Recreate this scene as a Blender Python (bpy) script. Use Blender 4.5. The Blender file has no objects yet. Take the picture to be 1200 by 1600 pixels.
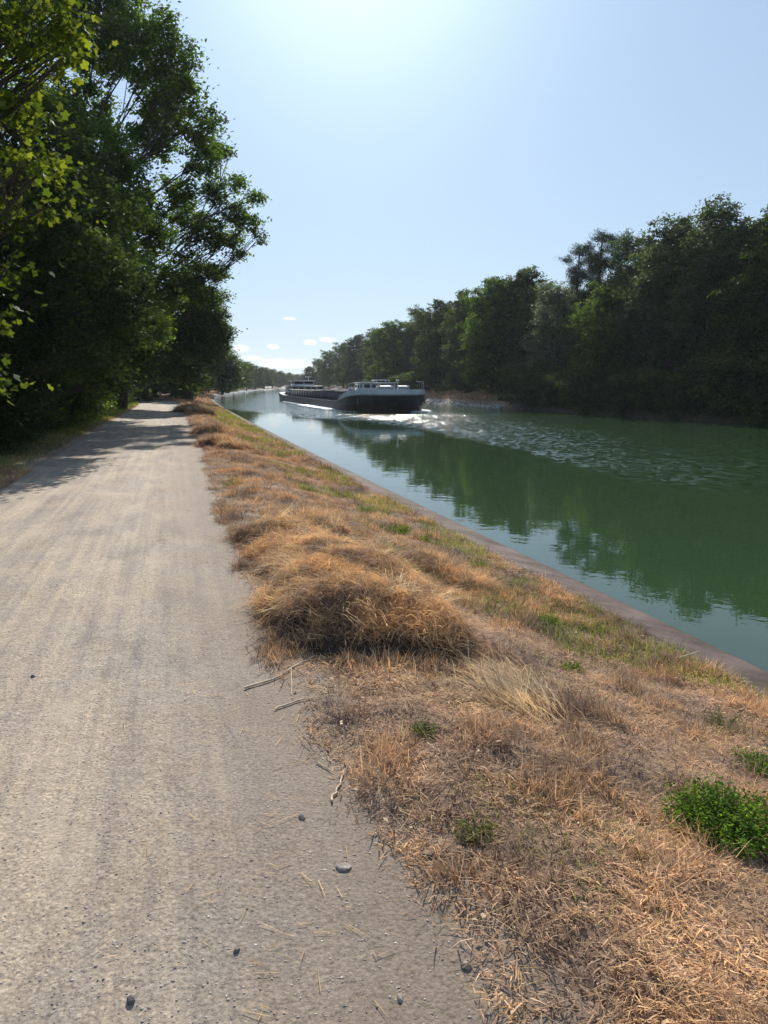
import bpy, math, random
import numpy as np
from mathutils import Vector, Matrix

# ---------------------------------------------------------------- camera, sky, sun, exposure
scene = bpy.context.scene
COL = scene.collection
FPX, PITCH, EYE = 1202.0, math.radians(9.4), 1.6
cam_d = bpy.data.cameras.new('camera')
cam_d.sensor_fit = 'VERTICAL'; cam_d.sensor_height = 36.0; cam_d.lens = FPX / 1600 * 36.0
cam_d.clip_start = 0.05; cam_d.clip_end = 5000
cam = bpy.data.objects.new('camera', cam_d); COL.objects.link(cam)
cam.location = (0, 0, EYE); cam.rotation_euler = (math.radians(90) - PITCH, 0, 0)
scene.camera = cam

SUN_EL, SUN_AZ = math.radians(31), math.radians(-2.0)      # azimuth measured from +Y towards +X
world = bpy.data.worlds.new("World"); scene.world = world; world.use_nodes = True
wn, wl = world.node_tree.nodes, world.node_tree.links
wn.clear()
w_out = wn.new('ShaderNodeOutputWorld'); w_bg = wn.new('ShaderNodeBackground')
sky = wn.new('ShaderNodeTexSky'); sky.sky_type = 'NISHITA'; sky.sun_disc = False
sky.sun_elevation = SUN_EL; sky.sun_rotation = SUN_AZ
sky.air_density = 1.0; sky.dust_density = 0.15; sky.ozone_density = 1.4
w_bg.inputs['Strength'].default_value = 0.1
# small fair-weather clouds low over the far end of the canal (a mask in real sky directions)
def wmath(op, a, b=None, c=None, clamp=False):
    n = wn.new('ShaderNodeMath'); n.operation = op; n.use_clamp = clamp
    for i, v in enumerate((a, b, c)):
        if v is None: continue
        if isinstance(v, (int, float)): n.inputs[i].default_value = v
        else: wl.new(v, n.inputs[i])
    return n.outputs[0]
tc = wn.new('ShaderNodeTexCoord'); sp = wn.new('ShaderNodeSeparateXYZ'); wl.new(tc.outputs['Generated'], sp.inputs[0])
dx, dy, dz = sp.outputs
azi = wmath('ARCTAN2', dx, dy); ele = wmath('ARCSINE', dz)
nz = wn.new('ShaderNodeTexNoise'); nz.inputs['Scale'].default_value = 42.0; nz.inputs['Detail'].default_value = 5.0
mp = wn.new('ShaderNodeMapping'); mp.inputs['Scale'].default_value = (1, 1, 2.6); wl.new(tc.outputs['Generated'], mp.inputs[0]); wl.new(mp.outputs[0], nz.inputs[0])
cl_sum = None
for (pa, pe, ra, re_) in ((-6.8, 4.7, .75, .22), (-5.3, 3.05, .8, .33), (-8.0, 2.7, .6, .25), (-4.2, 3.2, .9, .3), (-10.3, 2.55, 1.0, .4),
                          (-7.2, 1.5, 3.2, .55), (-9.5, 1.9, 1.2, .3), (6.0, 2.2, 2.2, .4), (17, 3.0, 2.5, .45), (-30, 3.5, 4, .5)):
    a = wmath('DIVIDE', wmath('SUBTRACT', azi, math.radians(pa)), math.radians(ra))
    e = wmath('DIVIDE', wmath('SUBTRACT', ele, math.radians(pe)), math.radians(re_))
    d = wmath('SUBTRACT', 1.0, wmath('SQRT', wmath('ADD', wmath('MULTIPLY', a, a), wmath('MULTIPLY', e, e))), clamp=True)
    cl_sum = d if cl_sum is None else wmath('MAXIMUM', cl_sum, d)
cov = wmath('MULTIPLY', wmath('SUBTRACT', wmath('ADD', cl_sum, wmath('MULTIPLY', nz.outputs[0], 1.1)), 0.72), 2.8, clamp=True)
cov = wmath('MULTIPLY', wmath('MULTIPLY', cov, wmath('MULTIPLY', cl_sum, 4.0, clamp=True)), 0.95)
mxw = wn.new('ShaderNodeMixRGB'); wl.new(cov, mxw.inputs[0]); 
gam = wn.new('ShaderNodeGamma'); gam.inputs[1].default_value = .35; wl.new(sky.outputs[0], gam.inputs[0])      # pale summer sky: flatter than the clear-air model
mul = wn.new('ShaderNodeMixRGB'); mul.blend_type = 'MULTIPLY'; mul.inputs[0].default_value = 1; mul.inputs[2].default_value = (1.98, 2.36, 2.82, 1); wl.new(gam.outputs[0], mul.inputs[1])
s3 = (math.sin(SUN_AZ) * math.cos(SUN_EL), math.cos(SUN_AZ) * math.cos(SUN_EL), math.sin(SUN_EL))      # bright air round the sun
dt = wmath('MAXIMUM', wmath('ADD', wmath('ADD', wmath('MULTIPLY', dx, s3[0]), wmath('MULTIPLY', dy, s3[1])), wmath('MULTIPLY', dz, s3[2])), 0.0)
aur = wmath('ADD', 1.0, wmath('ADD', wmath('MULTIPLY', wmath('POWER', dt, 60), .85), wmath('MULTIPLY', wmath('POWER', dt, 9), .16)))
mul2 = wn.new('ShaderNodeVectorMath'); mul2.operation = 'SCALE'; wl.new(mul.outputs[0], mul2.inputs[0]); wl.new(aur, mul2.inputs['Scale'])
wl.new(mul2.outputs[0], mxw.inputs[1]); mxw.inputs[2].default_value = (6.9, 7, 7.1, 1)
wl.new(mxw.outputs[0], w_bg.inputs['Color']); wl.new(w_bg.outputs[0], w_out.inputs['Surface'])

sun_d = bpy.data.lights.new('sun', 'SUN'); sun_d.energy = 5.0; sun_d.angle = math.radians(0.55); sun_d.color = (1.0, 0.93, 0.82)
sun = bpy.data.objects.new('sun', sun_d); COL.objects.link(sun)
sdir = Vector((math.sin(SUN_AZ) * math.cos(SUN_EL), math.cos(SUN_AZ) * math.cos(SUN_EL), math.sin(SUN_EL)))
sun.rotation_euler = (-sdir).to_track_quat('-Z', 'Y').to_euler(); sun.location = sdir * 60
scene.view_settings.view_transform = 'Standard'; scene.view_settings.look = 'None'
scene.view_settings.exposure = 0.55; scene.view_settings.gamma = 1.0
scene.cycles.max_bounces = 8; scene.cycles.diffuse_bounces = 3; scene.cycles.glossy_bounces = 3
scene.cycles.transmission_bounces = 4; scene.cycles.volume_bounces = 0; scene.cycles.caustics_reflective = False
scene.cycles.sample_clamp_indirect = 4.0

# ---------------------------------------------------------------- helpers
R = np.random.default_rng(7)
random.seed(7)
def pdir(px, py):
    a = (px - 600) / FPX; b = (800 - py) / FPX
    return np.array([a, math.cos(PITCH) + b * math.sin(PITCH), -math.sin(PITCH) + b * math.cos(PITCH)])
def at(px, py, Y):                                  # point of the place seen in that direction, Y metres ahead
    d = pdir(px, py); return np.array([0, 0, EYE]) + d * (Y / d[1])
def on(px, py, z=0.0):                              # point of a level plane seen in that direction
    d = pdir(px, py); return np.array([0, 0, EYE]) + d * ((z - EYE) / d[2])

def hash2(ix, iy, seed):
    h = (ix.astype(np.int64) * 374761393 + iy.astype(np.int64) * 668265263 + seed * 974711) & 0x7fffffff
    h = ((h ^ (h >> 13)) * 1274126177) & 0x7fffffff
    return ((h ^ (h >> 16)) & 0xffff) / 65535.0
def vnoise(x, y, s, seed=0):                        # value noise, 0..1, feature size s metres
    x = np.asarray(x, float) / s; y = np.asarray(y, float) / s
    ix, iy = np.floor(x), np.floor(y); fx, fy = x - ix, y - iy
    fx = fx * fx * (3 - 2 * fx); fy = fy * fy * (3 - 2 * fy)
    a = hash2(ix, iy, seed); b = hash2(ix + 1, iy, seed); c = hash2(ix, iy + 1, seed); d = hash2(ix + 1, iy + 1, seed)
    return (a * (1 - fx) + b * fx) * (1 - fy) + (c * (1 - fx) + d * fx) * fy
def fbm(x, y, s, seed=0, o=3):
    r = 0; a = .5
    for i in range(o): r = r + a * vnoise(x, y, s / 2 ** i, seed + i * 17); a *= .5
    return r / (1 - .5 ** o)
def sstep(x, a, b):
    t = np.clip((np.asarray(x, float) - a) / (b - a), 0, 1); return t * t * (3 - 2 * t)

def mesh_np(name, V, F, mats, mat_idx=None, smooth=False):
    """F: one (n,k) array or a list of them"""
    if isinstance(F, np.ndarray): F = [F]
    F = [f for f in F if len(f)]
    me = bpy.data.meshes.new(name)
    V = np.asarray(V, np.float32)
    me.vertices.add(len(V)); me.vertices.foreach_set('co', V.ravel())
    loops = np.concatenate([f.ravel() for f in F]).astype(np.int32)
    starts = []; o = 0
    for f in F:
        n, k = f.shape; starts.append(o + np.arange(n) * k); o += n * k
    starts = np.concatenate(starts).astype(np.int32)
    me.loops.add(len(loops)); me.loops.foreach_set('vertex_index', loops)
    me.polygons.add(len(starts)); me.polygons.foreach_set('loop_start', starts)
    if mat_idx is not None: me.polygons.foreach_set('material_index', np.asarray(mat_idx, np.int32))
    if smooth: me.polygons.foreach_set('use_smooth', np.ones(len(starts), bool))
    me.update(calc_edges=True)
    for m in (mats if isinstance(mats, (list, tuple)) else [mats]): me.materials.append(m)
    return me
def link(name, data, parent=None, loc=None):
    o = bpy.data.objects.new(name, data); COL.objects.link(o)
    if parent is not None: o.parent = parent
    if loc is not None: o.location = loc
    return o
def tag(o, label=None, cat=None, group=None, kind=None):
    if label: o['label'] = label
    if cat: o['category'] = cat
    if group: o['group'] = group
    if kind: o['kind'] = kind
    return o
def copy_tree(o, parent=None):
    c = o.copy(); COL.objects.link(c)
    if parent is not None: c.parent = parent
    for ch in list(o.children): copy_tree(ch, c)
    return c

class MB:                                           # collects polygons, then one mesh
    def __init__(s): s.v = []; s.f = {}; s.n = 0
    def add(s, V, F):
        F = np.asarray(F)
        s.v.append(np.asarray(V, float)); s.f.setdefault(F.shape[1], []).append(F + s.n); s.n += len(V)
    def box(s, c, d, rz=0.0, bevel=0.0):
        x, y, z = np.array(d) / 2.0
        if bevel > 0:
            b = min(bevel, x * .9, y * .9, z * .9)
            V = []
            for zz, ins in ((-z, b), (-z + b, 0), (z - b, 0), (z, b)):
                X, Y = x - ins, y - ins
                for (sx, sy) in ((-1, -1), (1, -1), (1, 1), (-1, 1)): V.append((sx * X, sy * Y, zz))
            V = np.array(V); F = [[3, 2, 1, 0], [12, 13, 14, 15]]
            for l in range(3):
                for k in range(4): F.append([l * 4 + k, l * 4 + (k + 1) % 4, l * 4 + 4 + (k + 1) % 4, l * 4 + 4 + k])
        else:
            V = np.array([(-x, -y, -z), (x, -y, -z), (x, y, -z), (-x, y, -z), (-x, -y, z), (x, -y, z), (x, y, z), (-x, y, z)])
            F = [[3, 2, 1, 0], [4, 5, 6, 7], [0, 1, 5, 4], [1, 2, 6, 5], [2, 3, 7, 6], [3, 0, 4, 7]]
        cz, sz = math.cos(rz), math.sin(rz)
        V = V @ np.array([[cz, sz, 0], [-sz, cz, 0], [0, 0, 1]]) + np.array(c)
        s.add(V, F)
    def tube(s, P, rad, n=6, cap=True):
        P = np.asarray(P, float); m = len(P)
        rad = np.broadcast_to(np.asarray(rad, float), (m,))
        T = np.gradient(P, axis=0); T /= np.linalg.norm(T, axis=1)[:, None] + 1e-9
        up = np.array([0, 0, 1.0]) if abs(T[0][2]) < .9 else np.array([1.0, 0, 0])
        ang = np.arange(n) * 2 * math.pi / n; V = []
        a = np.cross(T[0], up); a /= np.linalg.norm(a)
        for i in range(m):
            a = a - T[i] * np.dot(a, T[i]); a /= np.linalg.norm(a) + 1e-9; b = np.cross(T[i], a)
            V.append(P[i] + rad[i] * (np.cos(ang)[:, None] * a + np.sin(ang)[:, None] * b))
        V = np.concatenate(V); F = []
        for i in range(m - 1):
            for k in range(n): F.append([i * n + k, i * n + (k + 1) % n, (i + 1) * n + (k + 1) % n, (i + 1) * n + k])
        s.add(V, F)
        if cap:
            c0 = len(V); V2 = np.concatenate([V[:n], [P[0]]]); s.add(V2, [[(k + 1) % n, k, n] for k in range(n)])
            V2 = np.concatenate([V[-n:], [P[-1]]]); s.add(V2, [[k, (k + 1) % n, n] for k in range(n)])
    def mesh(s, name, mat, smooth=False):
        return mesh_np(name, np.concatenate(s.v), [np.concatenate(a) for a in s.f.values()], mat, smooth=smooth)

# ---------------------------------------------------------------- materials
def newmat(name):
    m = bpy.data.materials.new(name); m.use_nodes = True; n = m.node_tree.nodes; n.clear()
    return m, n, m.node_tree.links, n.new('ShaderNodeOutputMaterial')
def ramp(n, stops):
    r = n.new('ShaderNodeValToRGB'); e = r.color_ramp.elements
    while len(e) > 1: e.remove(e[-1])
    e[0].position = stops[0][0]; e[0].color = (*stops[0][1], 1)
    for p, c in stops[1:]:
        x = e.new(p); x.color = (*c, 1)
    return r
def noise(n, l, vec, scale, detail=4, rough=.55):
    t = n.new('ShaderNodeTexNoise'); t.inputs['Scale'].default_value = scale; t.inputs['Detail'].default_value = detail
    t.inputs['Roughness'].default_value = rough
    if vec is not None: l.new(vec, t.inputs['Vector'])
    return t
def mix(n, l, fac, a, b, mode='MIX'):
    m = n.new('ShaderNodeMixRGB'); m.blend_type = mode
    for i, v in enumerate((fac, a, b)):
        if isinstance(v, (int, float)): m.inputs[i].default_value = v
        elif isinstance(v, tuple): m.inputs[i].default_value = (*v, 1)
        else: l.new(v, m.inputs[i])
    return m.outputs[0]
def nmath(n, l, op, a, b=0.0, clamp=False):
    m = n.new('ShaderNodeMath'); m.operation = op; m.use_clamp = clamp
    for i, v in enumerate((a, b)):
        if isinstance(v, (int, float)): m.inputs[i].default_value = v
        else: l.new(v, m.inputs[i])
    return m.outputs[0]
def leaf_mat(name, dark, light, tl, tfac=.5, gloss=.012, grough=.45, mottle=.55):
    m, n, l, out = newmat(name)
    g = n.new('ShaderNodeNewGeometry'); r = ramp(n, [(0, dark), (1, light)]); l.new(g.outputs['Random Per Island'], r.inputs[0])
    tcc = n.new('ShaderNodeTexCoord'); mo = noise(n, l, tcc.outputs['Object'], mottle, 3); mrr = ramp(n, [(.35, (.5, .52, .6)), (.64, (1.6, 1.5, 1.15))]); l.new(mo.outputs[0], mrr.inputs[0])
    lc = mix(n, l, 1.0, r.outputs[0], mrr.outputs[0], 'MULTIPLY')
    d = n.new('ShaderNodeBsdfDiffuse'); t = n.new('ShaderNodeBsdfTranslucent'); l.new(lc, d.inputs[0])
    l.new(mix(n, l, 1.0, lc, tl, 'MULTIPLY'), t.inputs[0])
    ms = n.new('ShaderNodeMixShader'); ms.inputs[0].default_value = tfac; l.new(d.outputs[0], ms.inputs[1]); l.new(t.outputs[0], ms.inputs[2])
    gl = n.new('ShaderNodeBsdfGlossy'); gl.inputs['Roughness'].default_value = grough; gl.inputs[0].default_value = (.9, .95, 1, 1)
    m2 = n.new('ShaderNodeMixShader'); m2.inputs[0].default_value = gloss; l.new(ms.outputs[0], m2.inputs[1]); l.new(gl.outputs[0], m2.inputs[2])
    l.new(m2.outputs[0], out.inputs[0]); return m
M_OAK = leaf_mat('oak_leaves', (.022, .05, .014), (.07, .12, .028), (2.3, 2.2, 1.1), .45)
M_DARK = leaf_mat('dark_leaves', (.016, .032, .012), (.056, .088, .028), (2.0, 2.0, 1.2), .38)
M_ALDER = leaf_mat('alder_leaves', (.020, .038, .017), (.078, .108, .045), (2.1, 2.1, 1.3), .42, .035, .5)
M_SILVER = leaf_mat('willow_leaves', (.05, .08, .045), (.12, .16, .09), (1.6, 1.6, 1.2), .4, .05)
M_PINE = leaf_mat('pine_needles', (.012, .028, .014), (.035, .06, .026), (1.6, 1.6, 1.2), .2)
M_MAPLE = leaf_mat('maple_leaves', (.03, .058, .010), (.10, .125, .02), (1.9, 1.9, .85), .45, .012)
M_BUSH = leaf_mat('bush_leaves', (.035, .07, .012), (.11, .15, .03), (2.0, 2.0, .8), .5, .03)
M_WEED = leaf_mat('weed_leaves', (.06, .13, .015), (.16, .27, .04), (1.6, 1.6, .7), .5, .006, .6)
M_WEED2 = leaf_mat('dull_weed_leaves', (.08, .11, .035), (.2, .22, .09), (1.4, 1.5, .9), .45, .006, .6)
M_STRAW = leaf_mat('straw', (.26, .15, .095), (.64, .455, .325), (1.1, 1.03, .95), .42, .01, .6, 3.0)
M_GRASS = leaf_mat('dry_grass', (.21, .125, .083), (.68, .475, .335), (1.08, 1.03, .97), .32, .01, .6, 1.6)
M_PALE = leaf_mat('pale_straw', (.45, .30, .16), (.68, .50, .30), (1.1, 1.03, .9), .35, .01, .6, 3.0)
M_PALE3 = leaf_mat('bleached_straw', (.44, .31, .19), (.76, .59, .40), (1.05, 1.02, .95), .3, .01, .6, 3.0)
M_GREENGR = leaf_mat('green_grass', (.075, .12, .025), (.21, .26, .07), (1.5, 1.5, .7), .42, .008, .6)

def simple(name, col, rough=.6, metal=0.0, var=.15, scale=3.0, bump=0.0):
    m, n, l, out = newmat(name)
    b = n.new('ShaderNodeBsdfPrincipled'); b.inputs['Roughness'].default_value = rough; b.inputs['Metallic'].default_value = metal
    tc = n.new('ShaderNodeTexCoord'); t = noise(n, l, tc.outputs['Object'], scale, 6)
    dk = tuple(c * (1 - var * 2) for c in col); lt = tuple(min(1, c * (1 + var)) for c in col)
    r = ramp(n, [(.3, dk), (.7, lt)]); l.new(t.outputs[0], r.inputs[0]); l.new(r.outputs[0], b.inputs['Base Color'])
    if bump:
        bp = n.new('ShaderNodeBump'); bp.inputs['Strength'].default_value = bump; bp.inputs['Distance'].default_value = .02
        l.new(t.outputs[0], bp.inputs['Height']); l.new(bp.outputs[0], b.inputs['Normal'])
    l.new(b.outputs[0], out.inputs[0]); return m
M_BARK = simple('bark', (.055, .045, .035), .9, var=.3, scale=9, bump=.8)
M_STEM = simple('stems', (.16, .13, .06), .8, var=.2)
M_STONE = simple('stone', (.30, .26, .225), .85, var=.25, scale=40, bump=.3)
M_DSTONE = simple('dark_stone', (.12, .11, .11), .8, var=.25, scale=40, bump=.3)

# ---------------------------------------------------------------- lines of the place (metres; Y runs away from the camera)
_we = np.array([(-80, 26.0), (5.7, 2.93), (16.3, .02), (25, -2.35), (50, -9.0), (75, -15.5), (100, -21.7), (140, -30.7), (194, -40), (250, -48), (302, -54), (380, -58.5), (453, -60), (620, -52)])
def WE(Y): return np.interp(Y, _we[:, 0], _we[:, 1])
_xr = np.array([(-80, 62), (0, 38), (20, 30.5), (40, 22.4), (45, 20.5), (50, 18.6), (60, 14.9), (75, 11.1), (87, 6.5), (110, 2), (150, -6), (200, -14.5), (260, -24.5), (350, -33), (453, -33), (620, -20)])
def XR(Y): return np.interp(Y, _xr[:, 0], _xr[:, 1])
def PC(Y):                                          # path reference line: right edge at +.55, left edge at -2.8
    Y = np.asarray(Y, float); return -.27 * Y - .0022 * np.clip(Y - 58, 0, None) ** 2
PR, PL = .55, -2.8
def BU(Y): return .30 * (1 - sstep(Y, 1.2, 3.4))          # the gravel widens towards the near end
WATER = -.6
def edge_noise(y, seed): return (vnoise(y, y * 0, .9, seed) - .5) * .25 + (vnoise(y, y * 0, .25, seed + 5) - .5) * .12
def ztop(x, y):                                     # height of the land left of the canal
    x = np.asarray(x, float); y = np.asarray(y, float)
    u = x - PC(y); co = WE(y) - .6
    t = np.clip((x - (PC(y) + PR)) / np.maximum(co - PC(y) - PR, .5), 0, 1)
    z = .035 * sstep(t, 0, .25) - .51 * sstep(t, .15, 1.0)
    rough = sstep(u, .5, .9) * (1 - sstep(x, co - .3, co))
    z = z + rough * ((fbm(x, y, .55, 3) - .5) * .11 + (vnoise(x, y, .12, 9) - .5) * .02)
    left = sstep(-u, 2.9, 4.5)
    z = z + left * ((fbm(x, y, 1.5, 21) - .4) * .25) + sstep(-u, 4, 14) * .5
    return z
def path_z(x, y):
    u = np.asarray(x) - PC(y)
    return .012 - .02 * np.exp(-((u + .55) / .28) ** 2) - .02 * np.exp(-((u + 1.85) / .3) ** 2) + (fbm(x, y, .8, 31) - .5) * .022

Yr = [-80, -40, -15, -5, -1]
y = 0.0
while y < 600: Yr.append(y); y += max(.05, min(.012 * y * (1 + y / 60), 14))
Yr.append(620); Yr = np.array(Yr)
NY = len(Yr)

# ---------------------------------------------------------------- ground (one sheet)
ul = np.concatenate([[-900, -500, -250, -120, -60, -35, -24, -17, -12, -9, -7, -6], np.arange(-5, -2.3, .15), np.arange(-2.2, .4, .3), np.arange(.35, .95, .06)])
tv = np.linspace(0, 1, 52)
rows = []
for Y in Yr:
    pc = float(PC(Y)); co = float(WE(Y)) - .6; xr = float(XR(Y)); a = pc + .95
    xs = np.concatenate([pc + ul, a + (co - a) * tv, [co + .05, co + .6, co + 1.0, (co + xr) / 2, xr - 2.5, xr - .4, xr, xr + .3, xr + 1, xr + 2.2, xr + 4, xr + 8, xr + 14, xr + 30, xr + 80, xr + 250, xr + 900]])
    rows.append(np.stack([xs, np.full(len(xs), Y)], 1))
G = np.array(rows); X, Yg = G[..., 0], G[..., 1]; ncol = X.shape[1]; nl = len(ul) + len(tv)
Z = ztop(X, Yg); U = X - PC(Yg)
en = edge_noise(Yg, 40)
U2 = U - BU(Yg)
under = sstep(U, PL - .25, PL + .1) * (1 - sstep(U2 + en, PR - .12, PR + .30))
Z = Z - under * .07 + .012 * (U2 > PR + .3)
for k, zz in enumerate([-.62, -.85, -2.2, -3, -2.2, -.9, -.42, -.2, .1, .4, .7, 1.0, 1.2, 1.3, 1.4, 1.5, 1.6]):
    Z[:, nl + k] = zz + (0 if k < 7 else 1) * ((fbm(X[:, nl + k], Yg[:, nl + k], 2.0, 55) - .5) * .5)
V = np.stack([X, Yg, Z], -1).reshape(-1, 3)
ii = (np.arange(NY - 1)[:, None] * ncol + np.arange(ncol - 1)[None]).ravel()
F = np.stack([ii, ii + 1, ii + ncol + 1, ii + ncol], 1)
m, n, l, out = newmat('ground')
b = n.new('ShaderNodeBsdfPrincipled'); b.inputs['Roughness'].default_value = .95
tcg = n.new('ShaderNodeTexCoord'); vec = tcg.outputs['Object']
n1 = noise(n, l, vec, 1.3, 8, .65); n2 = noise(n, l, vec, 22, 8, .7); n3 = noise(n, l, vec, .35, 4)
r1 = ramp(n, [(.25, (.11, .075, .055)), (.5, (.25, .17, .12)), (.75, (.41, .29, .20))]); l.new(n2.outputs[0], r1.inputs[0])
r2 = ramp(n, [(.35, (.62, .56, .5)), (.65, (1.15, 1.05, 1.0))]); l.new(n1.outputs[0], r2.inputs[0])
c = mix(n, l, 1.0, r1.outputs[0], r2.outputs[0], 'MULTIPLY')
rg = ramp(n, [(.52, (0, 0, 0)), (.62, (1, 1, 1))]); l.new(n3.outputs[0], rg.inputs[0])
c = mix(n, l, nmath(n, l, 'MULTIPLY', rg.outputs[0], .35), c, (.13, .14, .05))
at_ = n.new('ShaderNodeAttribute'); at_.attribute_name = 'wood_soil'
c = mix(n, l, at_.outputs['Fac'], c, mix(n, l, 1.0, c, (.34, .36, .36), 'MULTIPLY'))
l.new(c, b.inputs['Base Color'])
bp = n.new('ShaderNodeBump'); bp.inputs['Strength'].default_value = .9; bp.inputs['Distance'].default_value = .02; l.new(n2.outputs[0], bp.inputs['Height']); l.new(bp.outputs[0], b.inputs['Normal'])
l.new(b.outputs[0], out.inputs[0]); M_GROUND = m
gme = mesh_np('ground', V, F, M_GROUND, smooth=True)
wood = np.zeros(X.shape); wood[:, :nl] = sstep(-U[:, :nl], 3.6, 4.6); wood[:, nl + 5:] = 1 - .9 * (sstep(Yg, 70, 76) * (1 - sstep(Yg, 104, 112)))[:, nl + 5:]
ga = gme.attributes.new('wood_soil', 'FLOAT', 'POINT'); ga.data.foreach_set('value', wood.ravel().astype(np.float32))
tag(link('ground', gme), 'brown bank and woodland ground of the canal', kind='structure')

# ---------------------------------------------------------------- gravel path
up_ = np.linspace(PL - .5, PR + .45, 60)
Yp = Yr[(Yr > -41) & (Yr < 150)]
Xp = PC(Yp)[:, None] + up_[None] + BU(Yp)[:, None] * sstep(up_, -1, PR)[None]; Yy = np.repeat(Yp[:, None], len(up_), 1)
Zp = path_z(Xp, Yy); ue = np.minimum(up_ - (PL - .5), (PR + .45) - up_)
V = np.stack([Xp, Yy, Zp], -1).reshape(-1, 3); nc = len(up_)
ii = (np.arange(len(Yp) - 1)[:, None] * nc + np.arange(nc - 1)[None]).ravel()
F = np.stack([ii, ii + 1, ii + nc + 1, ii + nc], 1)
m, n, l, out = newmat('gravel_path')
b = n.new('ShaderNodeBsdfPrincipled'); b.inputs['Roughness'].default_value = .9; b.inputs['Specular IOR Level'].default_value = .25
tcg = n.new('ShaderNodeTexCoord'); vec = tcg.outputs['Object']
sx = n.new('ShaderNodeSeparateXYZ'); l.new(vec, sx.inputs[0])
uu = nmath(n, l, 'ADD', sx.outputs[0], nmath(n, l, 'MULTIPLY', sx.outputs[1], .27))
cb = n.new('ShaderNodeCombineXYZ'); l.new(nmath(n, l, 'MULTIPLY', uu, 5.5), cb.inputs[0]); l.new(nmath(n, l, 'MULTIPLY', sx.outputs[1], .16), cb.inputs[1])
st = noise(n, l, cb.outputs[0], 1.6, 5, .6)                       # wheel streaks along the path
big = noise(n, l, vec, 1.1, 5, .6); fine = noise(n, l, vec, 75, 6, .75); mid = noise(n, l, vec, 17, 5, .7)
vor = n.new('ShaderNodeTexVoronoi'); vor.inputs['Scale'].default_value = 60; l.new(vec, vor.inputs['Vector'])
rs = ramp(n, [(.32, (.28, .245, .222)), (.48, (.345, .30, .252)), (.56, (.372, .32, .262)), (.72, (.43, .367, .292))]); l.new(st.outputs[0], rs.inputs[0])
rb = ramp(n, [(.40, (.91, .92, .94)), (.60, (1.08, 1.04, .97))]); l.new(big.outputs[0], rb.inputs[0])
c = mix(n, l, 1.0, rs.outputs[0], rb.outputs[0], 'MULTIPLY')
rf = ramp(n, [(.34, (.40, .39, .39)), (.46, (.92, .91, .90)), (.72, (1.32, 1.29, 1.27))]); l.new(fine.outputs[0], rf.inputs[0])
c = mix(n, l, .95, c, rf.outputs[0], 'MULTIPLY')
rm = ramp(n, [(.38, (.72, .7, .7)), (.55, (1.02, 1.02, 1.02))]); l.new(mid.outputs[0], rm.inputs[0])
c = mix(n, l, .6, c, rm.outputs[0], 'MULTIPLY')
edge = n.new('ShaderNodeMapRange'); edge.inputs[1].default_value = -.35; edge.inputs[2].default_value = .6; l.new(nmath(n, l, 'ADD', uu, nmath(n, l, 'MULTIPLY', nmath(n, l, 'SUBTRACT', big.outputs[0], .5), 1.2)), edge.inputs[0])
cb2 = n.new('ShaderNodeCombineXYZ'); l.new(nmath(n, l, 'MULTIPLY', uu, 26), cb2.inputs[0]); l.new(nmath(n, l, 'MULTIPLY', sx.outputs[1], .22), cb2.inputs[1])
st2 = noise(n, l, cb2.outputs[0], 1.0, 3, .6); r22 = ramp(n, [(.36, (.86, .86, .87)), (.62, (1.12, 1.11, 1.09))]); l.new(st2.outputs[0], r22.inputs[0])
c = mix(n, l, .38, c, r22.outputs[0], 'MULTIPLY')
vor2 = n.new('ShaderNodeTexVoronoi'); vor2.inputs['Scale'].default_value = 115; l.new(vec, vor2.inputs['Vector'])
rv = ramp(n, [(0, (.62, .62, .64)), (.35, (.95, .94, .93)), (.8, (1.1, 1.08, 1.05)), (1, (1.4, 1.38, 1.36))]); sv = n.new('ShaderNodeSeparateXYZ'); l.new(vor2.outputs['Color'], sv.inputs[0]); l.new(sv.outputs[0], rv.inputs[0])
c = mix(n, l, .75, c, rv.outputs[0], 'MULTIPLY')
cb3 = n.new('ShaderNodeCombineXYZ'); l.new(nmath(n, l, 'MULTIPLY', uu, 2.6), cb3.inputs[0]); l.new(nmath(n, l, 'MULTIPLY', sx.outputs[1], 1.0), cb3.inputs[1])
pt = noise(n, l, cb3.outputs[0], 1.0, 6, .62); rpt = ramp(n, [(.54, (0, 0, 0)), (.64, (1, 1, 1))]); l.new(pt.outputs[0], rpt.inputs[0])
c = mix(n, l, nmath(n, l, 'MULTIPLY', rpt.outputs[0], .55), c, (.43, .355, .275))                 # smooth compacted sandy patches
rpd = ramp(n, [(.36, (.8, .79, .8)), (.47, (1, 1, 1))]); l.new(pt.outputs[0], rpd.inputs[0]); c = mix(n, l, 1.0, c, rpd.outputs[0], 'MULTIPLY')
c = mix(n, l, nmath(n, l, 'MULTIPLY', edge.outputs[0], .85), c, mix(n, l, 1.0, (.19, .15, .12), rf.outputs[0], 'MULTIPLY'))
l.new(c, b.inputs['Base Color'])
hh = nmath(n, l, 'ADD', nmath(n, l, 'MULTIPLY', fine.outputs[0], 1.0), nmath(n, l, 'MULTIPLY', vor.outputs['Distance'], -.5))
hh = nmath(n, l, 'ADD', hh, nmath(n, l, 'MULTIPLY', mid.outputs[0], 1.2))
bp = n.new('ShaderNodeBump'); bp.inputs['Strength'].default_value = .45; bp.inputs['Distance'].default_value = .012; l.new(hh, bp.inputs['Height']); l.new(bp.outputs[0], b.inputs['Normal'])
l.new(b.outputs[0], out.inputs[0]); M_PATH = m
tag(link('path', mesh_np('path', V, F, M_PATH, smooth=True)), 'pale compacted gravel towpath with faint wheel tracks', kind='structure')

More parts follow.
